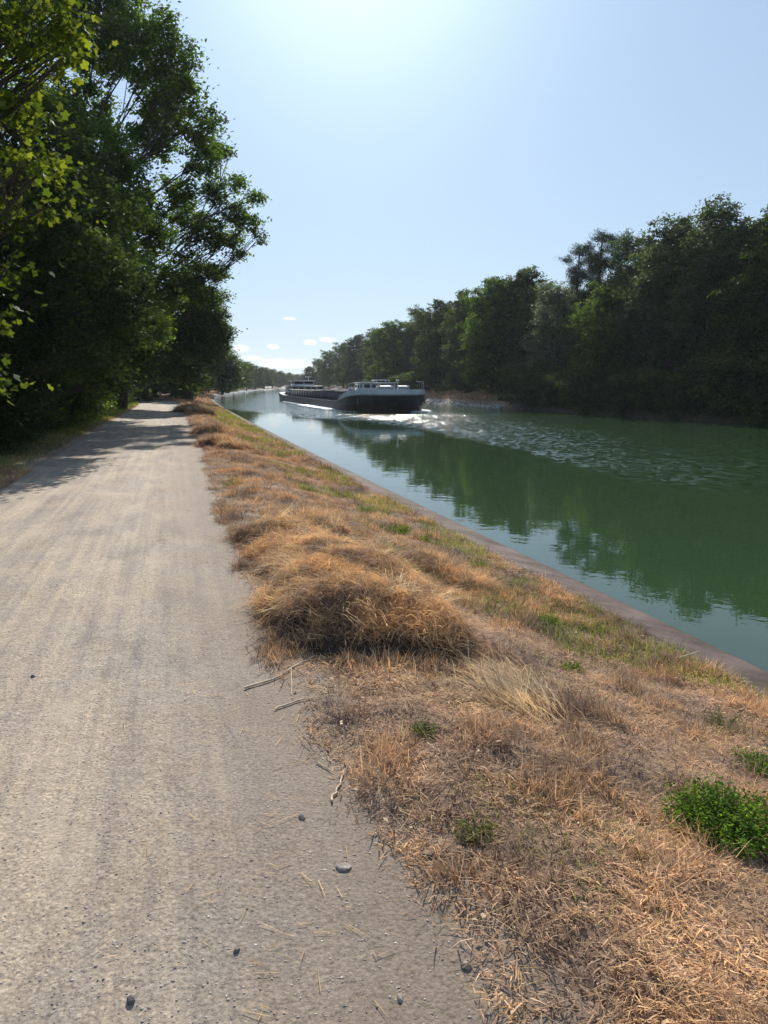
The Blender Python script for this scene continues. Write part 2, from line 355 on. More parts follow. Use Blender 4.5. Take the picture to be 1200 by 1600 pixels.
# loose gravel: small real stones lying on the near path
t = (1 + 5 ** .5) / 2
ICO = np.array([(-1, t, 0), (1, t, 0), (-1, -t, 0), (1, -t, 0), (0, -1, t), (0, 1, t), (0, -1, -t), (0, 1, -t), (t, 0, -1), (t, 0, 1), (-t, 0, -1), (-t, 0, 1)]) / math.sqrt(1 + t * t)
ICF = np.array([(0, 11, 5), (0, 5, 1), (0, 1, 7), (0, 7, 10), (0, 10, 11), (1, 5, 9), (5, 11, 4), (11, 10, 2), (10, 7, 6), (7, 1, 8), (3, 9, 4), (3, 4, 2), (3, 2, 6), (3, 6, 8), (3, 8, 9), (4, 9, 5), (2, 4, 11), (6, 2, 10), (8, 6, 7), (9, 8, 1)])
def pebbles(P, S, rng):
    N = len(P); Vv = ICO[None] * (1 + rng.uniform(-.3, .3, (N, 12, 1)))
    sc = S[:, None] * rng.uniform(.6, 1.3, (N, 3)); sc[:, 2] *= .5
    a = rng.uniform(0, 6.28, N); ca, sa = np.cos(a)[:, None], np.sin(a)[:, None]
    Vv = Vv * sc[:, None]
    Vx = Vv[..., 0] * ca - Vv[..., 1] * sa; Vy = Vv[..., 0] * sa + Vv[..., 1] * ca
    Vv = np.stack([Vx, Vy, Vv[..., 2]], -1) + P[:, None]
    return Vv.reshape(-1, 3), (ICF[None] + (np.arange(N) * 12)[:, None, None]).reshape(-1, 3)
def peb_mat():
    m, n, l, out = newmat('loose_gravel'); b = n.new('ShaderNodeBsdfPrincipled'); b.inputs['Roughness'].default_value = .85
    g = n.new('ShaderNodeNewGeometry'); r = ramp(n, [(0, (.12, .11, .11)), (.3, (.28, .25, .235)), (.8, (.42, .37, .32)), (1, (.56, .52, .47))]); l.new(g.outputs['Random Per Island'], r.inputs[0])
    l.new(r.outputs[0], b.inputs['Base Color']); l.new(b.outputs[0], out.inputs[0]); return m
rg_ = np.random.default_rng(11); N = 110000
yy = 1.2 + 9 * rg_.uniform(0, 1, N) ** 1.8; u = rg_.uniform(PL - .2, PR + .35, N); x = PC(yy) + u
keep = (np.abs(x) < .55 * yy + .5) & (fbm(x, yy * .4, .5, 77) > rg_.uniform(.25, .62, N)); x, yy = x[keep], yy[keep]
S = .0011 + .0042 * rg_.uniform(0, 1, len(x)) ** 7
V, F = pebbles(np.stack([x, yy, path_z(x, yy) + S * .05], 1), S, rg_)
tag(link('gravel', mesh_np('gravel', V, F, peb_mat())), 'loose grey and sandy grit scattered over the towpath', 'gravel', kind='stuff')

def stone(px, py, size, mat, label, flat=.7, seed=1):
    rr = np.random.default_rng(seed); p = on(px, py)
    import bmesh
    bm = bmesh.new(); bmesh.ops.create_icosphere(bm, subdivisions=3, radius=1)
    K = rr.normal(0, 1, (9, 3)); K /= np.linalg.norm(K, axis=1)[:, None]
    for v in bm.verts:                                    # facets cut by random planes, then fine roughness
        c = np.array(v.co); h = (K @ c).max(); s = min(1.0, .80 / max(h, .01)) * (1 + .03 * math.sin(9 * c[0] + 5 * c[1]) + .02 * math.sin(17 * c[2]))
        v.co = v.co * s
    a = rr.uniform(0, 3)
    bmesh.ops.scale(bm, vec=(size, size * .75, size * flat), verts=bm.verts); bmesh.ops.rotate(bm, matrix=Matrix.Rotation(a, 3, 'Z'), verts=bm.verts)
    me = bpy.data.meshes.new('stone'); bm.to_mesh(me); bm.free(); me.materials.append(mat)
    o = link('stone', me, None, (p[0], p[1], float(path_z(p[0], p[1])) + size * flat * .25))
    return tag(o, label, 'stone', 'stones lying on the towpath')
stone(472, 1282, .017, M_STONE, 'pale bluish stone between the path middle and the grass edge', seed=2)
stone(205, 1568, .014, M_DSTONE, 'dark cube-like stone near the bottom edge of the photo', .9, seed=3)
stone(537, 1361, .028, M_STONE, 'broad flat half-buried stone at the grass edge of the path', .35, seed=4)
stone(52, 1060, .014, M_DSTONE, 'dark lump of stone at the left side of the path', seed=5)
stone(568, 1210, .012, M_STONE, 'small white stone touching the dry grass edge', seed=6)
stone(728, 1516, .016, M_STONE, 'grey stone in the grass fringe at the lower path corner', seed=7)
stone(370, 1490, .012, M_DSTONE, 'small black stone in the lower middle of the path', seed=8)
stone(625, 1565, .012, M_STONE, 'pale angular stone lowest on the path near the grass', seed=9)

# ---------------------------------------------------------------- concrete canal edge
Yc = Yr[(Yr > -80) & (Yr < 600)]
prof = [(-.62, -.54), (-.60, -.475), (-.56, -.465), (-.3, -.515), (-.05, -.565), (0, -.58), (.03, -.70), (.03, -1.3)]
Vc = np.array([[(float(WE(Y)) + a, Y, z) for a, z in prof] for Y in Yc]).reshape(-1, 3); k = len(prof)
ii = (np.arange(len(Yc) - 1)[:, None] * k + np.arange(k - 1)[None]).ravel(); F = np.stack([ii, ii + 1, ii + k + 1, ii + k], 1)
m, n, l, out = newmat('canal_edge')
b = n.new('ShaderNodeBsdfPrincipled'); b.inputs['Roughness'].default_value = .9; b.inputs['Specular IOR Level'].default_value = .12
tcg = n.new('ShaderNodeTexCoord'); vec = tcg.outputs['Object']
a = noise(n, l, vec, 2.2, 7, .65); f_ = noise(n, l, vec, 60, 5, .7)
r = ramp(n, [(.3, (.075, .058, .056)), (.55, (.13, .098, .092)), (.75, (.18, .14, .13))]); l.new(a.outputs[0], r.inputs[0])
rf = ramp(n, [(.3, (.75, .75, .75)), (.7, (1.15, 1.15, 1.15))]); l.new(f_.outputs[0], rf.inputs[0])
c = mix(n, l, 1, r.outputs[0], rf.outputs[0], 'MULTIPLY')
s_ = n.new('ShaderNodeSeparateXYZ'); l.new(vec, s_.inputs[0])
fr = nmath(n, l, 'FRACT', nmath(n, l, 'DIVIDE', s_.outputs[1], 4.2)); j = nmath(n, l, 'LESS_THAN', fr, .013)
c = mix(n, l, nmath(n, l, 'MULTIPLY', j, .8), c, (.03, .026, .022))
stn = noise(n, l, vec, .9, 6, .7); rst = ramp(n, [(.42, (.55, .52, .48)), (.56, (1.08, 1.05, 1.05))]); l.new(stn.outputs[0], rst.inputs[0]); c = mix(n, l, 1, c, rst.outputs[0], 'MULTIPLY')
wet = n.new('ShaderNodeMapRange'); wet.inputs[1].default_value = -.60; wet.inputs[2].default_value = -.555; wet.inputs[3].default_value = 1; wet.inputs[4].default_value = 0; l.new(nmath(n, l, 'ADD', s_.outputs[2], nmath(n, l, 'MULTIPLY', a.outputs[0], .01)), wet.inputs[0])
c = mix(n, l, nmath(n, l, 'MULTIPLY', wet.outputs[0], .8), c, (.035, .04, .022)); l.new(c, b.inputs['Base Color'])
bp = n.new('ShaderNodeBump'); bp.inputs['Strength'].default_value = .3; bp.inputs['Distance'].default_value = .01; l.new(f_.outputs[0], bp.inputs['Height']); l.new(bp.outputs[0], b.inputs['Normal'])
l.new(b.outputs[0], out.inputs[0])
tag(link('canal_edge', mesh_np('canal_edge', Vc, F, m, smooth=False)), 'low sloping brownish concrete kerb along the water', kind='structure')
# right bank revetment of pale stones
tag_rows = []
rr = np.random.default_rng(5); N = 5200
yy = rr.uniform(74, 135, N); x = XR(yy) + rr.uniform(-.5, .8, N); zz = np.interp(x - XR(yy), [-.5, .8], [-.68, -.1])
V, F = pebbles(np.stack([x, yy, zz], 1), rr.uniform(.08, .2, N), rr)
tag(link('riprap', mesh_np('riprap', V, F, peb_mat())), 'pale rubble stones at the water line of the far bank', 'rubble', kind='stuff')

# ---------------------------------------------------------------- water
Yw = Yr[Yr > -81]
tw = np.linspace(0, 1, 24)
Vw = np.array([[(float(WE(Y)) - .06 + (float(XR(Y)) + .12 - float(WE(Y)) + .0) * q, Y, WATER) for q in tw] for Y in Yw]).reshape(-1, 3)
ii = (np.arange(len(Yw) - 1)[:, None] * 24 + np.arange(23)[None]).ravel(); F = np.stack([ii, ii + 1, ii + 25, ii + 24], 1)
m, n, l, out = newmat('water')
b = n.new('ShaderNodeBsdfPrincipled'); b.inputs['IOR'].default_value = 1.333
b.inputs['Base Color'].default_value = (.029, .058, .025, 1)
tcg = n.new('ShaderNodeTexCoord'); vec = tcg.outputs['Object']; s_ = n.new('ShaderNodeSeparateXYZ'); l.new(vec, s_.inputs[0])
# rippled water: behind the line where the wake of the barge and the breeze have reached
line = n.new('ShaderNodeFloatCurve'); cu = line.mapping.curves[0]
pts = [(-30, 62), (-14.3, 67), (-9, 62), (-4.4, 52), (1.3, 40), (3.6, 28), (4.9, 20.7), (5.6, 15.5), (7.5, 12), (12, 9), (30, 5)]
def cx(v): return (v + 30) / 60
cu.points[0].location = (cx(-30), .62); cu.points[1].location = (1, .05)
for (a_, b_) in pts[1:-1]: cu.points.new(cx(a_), b_ / 100)
for p_ in cu.points: p_.handle_type = 'VECTOR'
line.mapping.update()
xn = nmath(n, l, 'DIVIDE', nmath(n, l, 'ADD', s_.outputs[0], 30.0), 60.0, True); l.new(xn, line.inputs['Value'])
wob = noise(n, l, vec, .25, 4)
dd = nmath(n, l, 'SUBTRACT', nmath(n, l, 'ADD', s_.outputs[1], nmath(n, l, 'MULTIPLY', nmath(n, l, 'SUBTRACT', wob.outputs[0], .5), 9)), nmath(n, l, 'MULTIPLY', line.outputs[0], 100))
mr = n.new('ShaderNodeMapRange'); mr.interpolation_type = 'SMOOTHSTEP'; mr.inputs[1].default_value = -2; mr.inputs[2].default_value = 9; l.new(dd, mr.inputs[0])
mrx = n.new('ShaderNodeMapRange'); mrx.inputs[1].default_value = 6; mrx.inputs[2].default_value = 16; mrx.inputs[3].default_value = 1; mrx.inputs[4].default_value = .26; l.new(s_.outputs[0], mrx.inputs[0])
ripple = nmath(n, l, 'MULTIPLY', mr.outputs[0], mrx.outputs[0])
pat = noise(n, l, vec, .35, 3); prr = ramp(n, [(.3, (.45, .45, .45)), (.65, (1, 1, 1))]); l.new(pat.outputs[0], prr.inputs[0]); 
mrl = n.new('ShaderNodeMapRange'); mrl.inputs[1].default_value = -7; mrl.inputs[2].default_value = -1; mrl.inputs[3].default_value = .4; mrl.inputs[4].default_value = 1; l.new(s_.outputs[0], mrl.inputs[0])
mry = n.new('ShaderNodeMapRange'); mry.inputs[1].default_value = 12; mry.inputs[2].default_value = 30; mry.inputs[3].default_value = .45; mry.inputs[4].default_value = 1; l.new(s_.outputs[1], mry.inputs[0])
facet_amt = nmath(n, l, 'MULTIPLY', nmath(n, l, 'MULTIPLY', prr.outputs[0], mrl.outputs[0]), mry.outputs[0])
mrf = n.new('ShaderNodeMapRange'); mrf.inputs[1].default_value = 57; mrf.inputs[2].default_value = 70; mrf.inputs[3].default_value = 1; mrf.inputs[4].default_value = .35; l.new(s_.outputs[1], mrf.inputs[0]); facet_amt = nmath(n, l, 'MULTIPLY', facet_amt, mrf.outputs[0])
mpn = n.new('ShaderNodeMapping'); mpn.inputs['Scale'].default_value = (1, 1.0, 1); l.new(vec, mpn.inputs[0])
calm = noise(n, l, mpn.outputs[0], 1.1, 3, .5); calm2 = noise(n, l, mpn.outputs[0], 4.5, 2, .5)
rip = noise(n, l, vec, 3.2, 5, .62); rip2 = noise(n, l, vec, 11, 3, .6)
hc = nmath(n, l, 'ADD', nmath(n, l, 'MULTIPLY', calm.outputs[0], .0035), nmath(n, l, 'MULTIPLY', calm2.outputs[0], .0011))
hr = nmath(n, l, 'ADD', nmath(n, l, 'MULTIPLY', rip.outputs[0], .03), nmath(n, l, 'MULTIPLY', rip2.outputs[0], .006))
h = nmath(n, l, 'ADD', hc, nmath(n, l, 'MULTIPLY', hr, ripple))
bp = n.new('ShaderNodeBump'); bp.inputs['Strength'].default_value = 1.0; bp.inputs['Distance'].default_value = 1.0; l.new(h, bp.inputs['Height'])
mpv = n.new('ShaderNodeMapping'); mpv.inputs['Scale'].default_value = (9, 4, 1); wv = noise(n, l, vec, 1.7, 3); wvs = n.new('ShaderNodeVectorMath'); wvs.operation = 'MULTIPLY_ADD'; l.new(wv.outputs['Color'], wvs.inputs[0]); wvs.inputs[1].default_value = (.9, .9, 0); l.new(vec, wvs.inputs[2]); l.new(wvs.outputs[0], mpv.inputs[0]); vo = n.new('ShaderNodeTexVoronoi'); vo.inputs['Scale'].default_value = 1.0; l.new(mpv.outputs[0], vo.inputs['Vector'])
def vmath(op, a_, b_):
    q = n.new('ShaderNodeVectorMath'); q.operation = op
    for i_, v_ in enumerate((a_, b_)):
        if isinstance(v_, tuple): q.inputs[i_].default_value = v_
        elif v_ is not None: l.new(v_, q.inputs[i_])
    return q
tilt = vmath('MULTIPLY', vmath('SUBTRACT', vo.outputs['Color'], (.5, .5, .5)).outputs[0], (.30, .56, 0))     # small wave facets
sc_ = n.new('ShaderNodeVectorMath'); sc_.operation = 'SCALE'; l.new(tilt.outputs[0], sc_.inputs[0]); l.new(nmath(n, l, 'MULTIPLY', ripple, facet_amt), sc_.inputs['Scale'])
nn_ = vmath('NORMALIZE', vmath('ADD', bp.outputs[0], sc_.outputs[0]).outputs[0], None); l.new(nn_.outputs[0], b.inputs['Normal'])
rgh = n.new('ShaderNodeMapRange'); rgh.inputs[3].default_value = .015; rgh.inputs[4].default_value = .075; l.new(ripple, rgh.inputs[0]); l.new(rgh.outputs[0], b.inputs['Roughness'])
l.new(b.outputs[0], out.inputs[0])
tag(link('water', mesh_np('water', Vw, F, m)), 'turbid green canal water', kind='structure')

# ---------------------------------------------------------------- blades of grass and straw
def blades(P, az, length, width, lean, curl, rng):
    """P (N,3) bases; lean = angle from vertical; each blade is a bent tapered strip"""
    N = len(P); d = np.stack([np.cos(az), np.sin(az), np.zeros(N)], 1); s = np.stack([-np.sin(az + rng.uniform(-1, 1, N)), np.cos(az), rng.uniform(-.3, .3, N)], 1)
    s /= np.linalg.norm(s, axis=1)[:, None]
    def seg(ang, L): return d * (np.sin(ang) * L)[:, None] + np.array([0, 0, 1.0]) * (np.cos(ang) * L)[:, None]
    a = P; b = a + seg(lean, length * .5); c = b + seg(lean + curl, length * .5); w = s * width[:, None] * .5
    V = np.stack([a - w, a + w, b - w * .8, b + w * .8, c], 1).reshape(-1, 3)
    o = (np.arange(N) * 5)[:, None]
    return V, np.array([[0, 1, 3, 2]]) + o, np.array([[2, 3, 4]]) + o
def scatter_verge(rng, N, y0, y1, pw, t0=0.0, t1=1.0, left=False):
    y = y0 + (y1 - y0) * rng.uniform(0, 1, N) ** pw
    if left: x = PC(y) - rng.uniform(2.95, 2.95 + t1, N)
    else:
        a = PC(y) + PR + BU(y) + .02 - .1 * rng.uniform(0, 1, N) ** 3 + edge_noise(y, 40) * -1; bb = WE(y) - .60 + .1 * rng.uniform(0, 1, N) ** 3; x = a + (bb - a) * rng.uniform(t0, t1, N)
    k = np.abs(x) < .56 * y + 1.2
    return x[k], y[k]
def grass_obj(name, parts, mat, label, cat='grass'):
    VV, Q, T = [], [], []; o = 0
    for V, q, t3 in parts: VV.append(V); Q.append(q + o); T.append(t3 + o); o += len(V)
    me = mesh_np(name, np.concatenate(VV), [np.concatenate(Q), np.concatenate(T)], mat)
    return tag(link(name, me), label, cat, kind='stuff')
g = np.random.default_rng(21)
parts = []
for (N, y0, y1, pw, l0, l1, w, hug) in ((175000, 1.0, 7.5, 1.25, .022, .11, .0040, 1.0), (190000, 6.5, 20, 1.2, .04, .12, .0050, 1.0), (90000, 19, 60, 1.2, .07, .2, .010, 1.0), (30000, 55, 130, 1.1, .15, .35, .03, 1)):
    x, y = scatter_verge(g, N, y0, y1, pw)
    cover = fbm(x, y, .5, 61); tuft = fbm(x, y, .22, 63)
    k = cover > g.uniform(.10, .46, len(x)); x, y, tuft = x[k], y[k], tuft[k]; n_ = len(x)
    L = (l0 + (l1 - l0) * g.uniform(0, 1, n_) ** 1.6) * (.65 + .75 * sstep(tuft, .42, .72))
    base_az = vnoise(x, y, .16, 71) * 14
    az = base_az + g.normal(0, 1.2, n_); lean = np.clip(1.36 - .62 * sstep(tuft, .42, .75) + g.normal(0, .3, n_), .05, 1.52)
    P = np.stack([x, y, ztop(x, y) + .01 + g.uniform(0, .012, n_)], 1)
    parts.append(blades(P, az, L, np.full(n_, w) * g.uniform(.6, 1.4, n_), lean, g.uniform(-.2, .7, n_), g))
grass_obj('dry_grass', parts, M_GRASS, 'parched cut grass covering the verge between path and canal')
# flat-lying cut stalks
parts = []
for (N, y0, y1, w, l0, l1) in ((3200, 1.0, 8, .0017, .05, .22), (3500, 8, 28, .004, .12, .3)):
    x, y = scatter_verge(g, N, y0, y1, 1.2); n_ = len(x)
    P = np.stack([x, y, ztop(x, y) + .02 + g.uniform(0, .03, n_)], 1)
    parts.append(blades(P, fbm(x, y, .8, 91) * 12 + g.normal(0, .8, n_), g.uniform(l0, l1, n_), np.full(n_, w), g.uniform(1.25, 1.6, n_), g.uniform(-.15, .25, n_), g))
N = 260; y = g.uniform(1.5, 7, N); x = PC(y) + PR - np.abs(g.normal(0, .35, N))
parts.append(blades(np.stack([x, y, path_z(x, y) + .006], 1), g.uniform(0, 6.28, N), g.uniform(.02, .12, N), np.full(N, .0025), np.full(N, 1.53), g.uniform(-.05, .05, N), g))
grass_obj('cut_stalks', parts, M_PALE, 'pale cut stalks lying loose over the dry verge', 'straw')
# green grass patches: near the canal edge and beside the wood
parts = []
x, y = scatter_verge(g, 70000, 4.5, 75, 1.6, .45, 1.0); k = (fbm(x, y, 1.1, 101) > .515 + .09 * (1 - sstep(y, 8, 16))) & (g.uniform(0, 1, len(x)) < .8); x, y = x[k], y[k]; n_ = len(x)
parts.append(blades(np.stack([x, y, ztop(x, y)], 1), g.uniform(0, 6.28, n_), g.uniform(.05, .14, n_) * (1 + y / 60), .003 + y * .00022, g.uniform(.1, .9, n_), g.uniform(0, .7, n_), g))
x, y = scatter_verge(g, 26000, 9, 75, 1.2, 0, 1.6, left=True); n_ = len(x)
parts.append(blades(np.stack([x, y, ztop(x, y)], 1), g.uniform(0, 6.28, n_), g.uniform(.05, .16, n_) * (1 + y / 60), .003 + y * .0002, g.uniform(.1, 1.1, n_), g.uniform(0, .7, n_), g))
x, y = scatter_verge(g, 60000, 1.3, 10, 1.1, .12, 1.0); k = fbm(x, y, .30, 131) > .655; x, y = x[k], y[k]; n_ = len(x)
parts.append(blades(np.stack([x, y, ztop(x, y)], 1), g.uniform(0, 6.28, n_), g.uniform(.02, .075, n_), np.full(n_, .0034), g.uniform(.3, 1.3, n_), g.uniform(0, .7, n_), g))
grass_obj('green_grass', parts, M_GREENGR, 'short green grass patches beside the kerb and the wood edge')
parts = []
y = 9.5 + 50 * g.uniform(0, 1, 16000) ** 1.5; x = PC(y) - g.uniform(2.75, 3.9, len(y)); y2 = g.uniform(9.2, 14.5, 9000); x = np.concatenate([x, PC(y2) - 2.7 - g.uniform(0, .9, 9000) ** 1.3]); y = np.concatenate([y, y2]); n_ = len(x)
parts.append(blades(np.stack([x, y, ztop(x, y)], 1), g.uniform(0, 6.28, n_), g.uniform(.04, .14, n_) * (1 + y / 60), .003 + y * .0002, g.uniform(.5, 1.5, n_), g.uniform(0, .6, n_), g))
y = 74 + 60 * g.uniform(0, 1, 14000); x = XR(y) + g.uniform(.6, 5, len(y)); n_ = len(x)
parts.append(blades(np.stack([x, y, np.interp(x - XR(y), [0, 1, 4], [-.2, .1, .7])], 1), g.uniform(0, 6.28, n_), g.uniform(.2, .5, n_), np.full(n_, .03), g.uniform(.1, .9, n_), g.uniform(0, .6, n_), g))
y = 100 + 350 * g.uniform(0, 1, 14000); x = WE(y) - .9 - g.uniform(.0, 6, len(y)); n_ = len(x)
parts.append(blades(np.stack([x, y, ztop(x, y)], 1), g.uniform(0, 6.28, n_), g.uniform(.3, .7, n_), np.full(n_, .08), g.uniform(.3, 1.2, n_), g.uniform(0, .6, n_), g))
grass_obj('bank_grass', parts, M_GRASS, 'straw-coloured grass fringe along the wood edge and far banks')

# ---------------------------------------------------------------- heaps of raked hay
def strands(P, az, L, W, hf, rng, seg=7, stiff=.55, wander=.28, lift=.05):
    """ribbons that lie over the height field hf, cannot bend down faster than `stiff`"""
    N = len(P); pos = [P.copy()]; a = az.copy(); off = rng.uniform(.0, lift, N); st = L / seg
    turn = rng.normal(0, wander * .6, N); sf = np.where(rng.uniform(0, 1, N) < .12, rng.uniform(.1, 1.2, N), rng.uniform(1.5, 4, N))
    for i in range(seg):
        a = a + turn + rng.normal(0, wander * .35, N)
        q = pos[-1].copy(); q[:, 0] += np.cos(a) * st; q[:, 1] += np.sin(a) * st
        hz = hf(q[:, 0], q[:, 1]) + off * math.sin(math.pi * (i + 1) / (seg + .5)) + .004
        lim = pos[-1][:, 2] - stiff * st * sf
        q[:, 2] = np.maximum(hz, lim); pos.append(q)
    pos = np.stack(pos, 1); T = np.gradient(pos, axis=1)
    s = np.cross(T, rng.normal(0, 1, (N, 1, 3)) + np.array([0, 0, .6])); s /= np.linalg.norm(s, axis=2)[..., None] + 1e-9
    w = W[:, None, None] * .5 * np.linspace(1, .35, seg + 1)[None, :, None]
    V = np.stack([pos - s * w, pos + s * w], 2).reshape(-1, 3)
    o = (np.arange(N) * (seg + 1) * 2)[:, None, None]; k = (np.arange(seg) * 2)[None, :, None]
    F = (np.array([0, 1, 3, 2])[None, None] + o + k).reshape(-1, 4)
    return V, F
def heap(name, label, cat, lumps, n_str, Lr, W, seed, group=None, core=True, lift=.05):
    rng = np.random.default_rng(seed); C = np.array([(PC(c[1]) + c[0], c[1], c[2], c[3]) for c in lumps])
    def hf(x, y, sc=1.0):
        h = np.zeros_like(x)
        for cx_, cy_, r, hh in C:
            d = np.hypot(x - cx_, (y - cy_)) / (r * (.95 + .4 * vnoise(x, y, .22, seed))); h = np.maximum(h, hh * np.clip(1 - d ** 2.2, 0, 1) ** .85)
        return ztop(x, y) + h * (.72 + .32 * vnoise(x, y, .34, seed + 3) + .22 * vnoise(x, y, .09, seed + 4)) * sc
    o0 = link(name, None); ctr = C[0]; o0.location = (ctr[0], ctr[1], float(ztop(ctr[0], ctr[1])))
    off = np.array(o0.location)
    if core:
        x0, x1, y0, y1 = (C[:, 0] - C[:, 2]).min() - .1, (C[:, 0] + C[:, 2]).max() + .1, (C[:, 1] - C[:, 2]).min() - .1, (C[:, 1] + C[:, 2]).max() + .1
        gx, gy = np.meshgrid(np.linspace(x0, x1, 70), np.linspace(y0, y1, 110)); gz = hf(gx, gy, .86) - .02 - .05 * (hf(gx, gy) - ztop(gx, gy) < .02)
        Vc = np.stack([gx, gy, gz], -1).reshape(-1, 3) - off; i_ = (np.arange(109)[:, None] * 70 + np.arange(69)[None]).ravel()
        link('packed_core', mesh_np('packed_core', Vc, np.stack([i_, i_ + 1, i_ + 71, i_ + 70], 1), M_CORE_SHADE, smooth=True), o0)
    w = C[:, 2] ** 2; pick = rng.choice(len(C), n_str, p=w / w.sum())
    rr_ = C[pick, 2] * np.sqrt(rng.uniform(0, 1, n_str)) * 1.02; a = rng.uniform(0, 6.28, n_str)
    x = C[pick, 0] + rr_ * np.cos(a); y = C[pick, 1] + rr_ * np.sin(a)
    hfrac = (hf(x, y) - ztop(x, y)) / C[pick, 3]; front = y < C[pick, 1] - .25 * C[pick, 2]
    kp = ~(front & (hfrac < .62) & (vnoise(x, y, .28, seed + 12) > .35) & (rng.uniform(0, 1, n_str) < .93)); x, y = x[kp], y[kp]; n_str = len(x)  # strands thinned low at the front so the shade-dark core shows through
    P = np.stack([x, y, hf(x, y) - rng.uniform(-.015, .05, n_str)], 1)
    az = vnoise(x, y, .2, seed + 8) * 9 + rng.normal(0, 2.0, n_str)
    V, F = strands(P, az, rng.uniform(*Lr, n_str), W * rng.uniform(.5, 1.4, n_str), hf, rng, lift=lift)
    link('hay', mesh_np('hay', V - off, F, M_STRAW), o0)
    nb = int(n_str * 2.2); pick = rng.choice(len(C), nb, p=w / w.sum()); rr_ = C[pick, 2] * np.sqrt(rng.uniform(0, 1, nb)) * 1.0; a = rng.uniform(0, 6.28, nb)
    bx = C[pick, 0] + rr_ * np.cos(a); by = C[pick, 1] + rr_ * np.sin(a)
    VB, Q, T3 = blades(np.stack([bx, by, hf(bx, by) + rng.uniform(-.03, .03, nb)], 1), rng.uniform(0, 6.28, nb), rng.uniform(Lr[0], Lr[1] * .85, nb), W * rng.uniform(.6, 1.3, nb), np.clip(rng.normal(1.3, .30, nb), .3, 1.9), rng.uniform(-.2, .7, nb), rng)
    link('straw', mesh_np('straw', VB - off, [Q, T3], M_PALE2), o0)
    BP = []; BA = []; BL = []
    for _ in range(n_str // 200 if n_str > 5600 else 0):
        i_ = rng.integers(0, len(x)); na = rng.integers(9, 26); bz = rng.uniform(0, 6.28)
        q = np.array([x[i_], y[i_]]) + rng.normal(0, .035, (na, 2)); BP.append(np.column_stack([q, hf(q[:, 0], q[:, 1]) + rng.uniform(.02, .065, na)])); BA.append(bz + rng.normal(0, .16, na)); BL.append(rng.uniform(Lr[1] * .7, Lr[1] * 1.7, na))
    if not BP: return tag(o0, label, cat, group)
    BP, BA, BL = map(np.concatenate, (BP, BA, BL))
    VB, Q, T3 = blades(BP, BA, BL, W * rng.uniform(.9, 1.6, len(BP)), np.clip(rng.normal(1.42, .14, len(BP)), 1.0, 1.75), rng.uniform(-.05, .3, len(BP)), rng)
    link('stalk_bundles', mesh_np('stalk_bundles', VB - off, [Q, T3], M_PALE3), o0)
    k = max(60, n_str // 20); idx = rng.choice(n_str, k)
    V, F = strands(P[idx] + np.array([0, 0, .02]), az[idx] + rng.normal(0, .9, k), rng.uniform(Lr[0] * 1.2, Lr[1] * 1.15, k), W * 1.3 * np.ones(k), hf, rng, stiff=.3, wander=.12, lift=lift * 1.3)
    link('long_stalks', mesh_np('long_stalks', V - off, F, M_PALE), o0)
    return tag(o0, label, cat, group)
M_PALE2 = leaf_mat('mid_straw', (.27, .16, .095), (.72, .55, .39), (1.1, 1.03, .95), .4, .01, .6, 3.0)
M_CORE_SHADE = simple('hay_core_shade', (.055, .034, .022), .95, var=.35, scale=25, bump=1.0)  # brown core hay, its colour darkened to stand in for shaded hollows
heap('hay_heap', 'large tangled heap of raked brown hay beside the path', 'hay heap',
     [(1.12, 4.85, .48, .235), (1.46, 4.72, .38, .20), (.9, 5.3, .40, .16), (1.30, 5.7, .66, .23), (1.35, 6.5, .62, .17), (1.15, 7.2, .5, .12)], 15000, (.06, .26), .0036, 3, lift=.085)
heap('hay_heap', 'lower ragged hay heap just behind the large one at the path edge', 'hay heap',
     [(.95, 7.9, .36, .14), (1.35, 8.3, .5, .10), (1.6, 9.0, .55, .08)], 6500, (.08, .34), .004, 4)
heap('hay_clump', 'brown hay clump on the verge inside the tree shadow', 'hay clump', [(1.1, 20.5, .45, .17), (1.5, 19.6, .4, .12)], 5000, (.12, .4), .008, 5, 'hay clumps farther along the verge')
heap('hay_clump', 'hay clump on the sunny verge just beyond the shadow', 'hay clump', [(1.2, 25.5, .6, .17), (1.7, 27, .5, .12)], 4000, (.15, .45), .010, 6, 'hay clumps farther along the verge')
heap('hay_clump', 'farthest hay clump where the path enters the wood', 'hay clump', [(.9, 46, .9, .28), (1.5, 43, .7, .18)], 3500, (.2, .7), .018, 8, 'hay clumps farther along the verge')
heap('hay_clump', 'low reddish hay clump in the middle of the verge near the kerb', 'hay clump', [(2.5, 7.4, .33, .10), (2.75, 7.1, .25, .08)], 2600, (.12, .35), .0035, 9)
# swath of pale stalks
sw = link('straw_swath', None); p0 = on(810, 1085, .02); sw.location = p0
rng = np.random.default_rng(14); N = 520
x = p0[0] + rng.normal(0, .11, N) + .0; y = p0[1] + rng.normal(0, .17, N)
VB, Q, T3 = blades(np.stack([x, y, ztop(x, y) + .02 + rng.uniform(0, .06, N)], 1), 2.1 + rng.normal(0, .35, N), rng.uniform(.1, .38, N), rng.uniform(.0022, .0045, N), np.clip(rng.normal(1.25, .18, N), .7, 1.6), rng.uniform(0, .5, N), rng)
link('stalks', mesh_np('stalks', VB - p0, [Q, T3], M_PALE3), sw); tag(sw, 'sheaf of pale straight straw lying right of the large hay heap', 'straw')

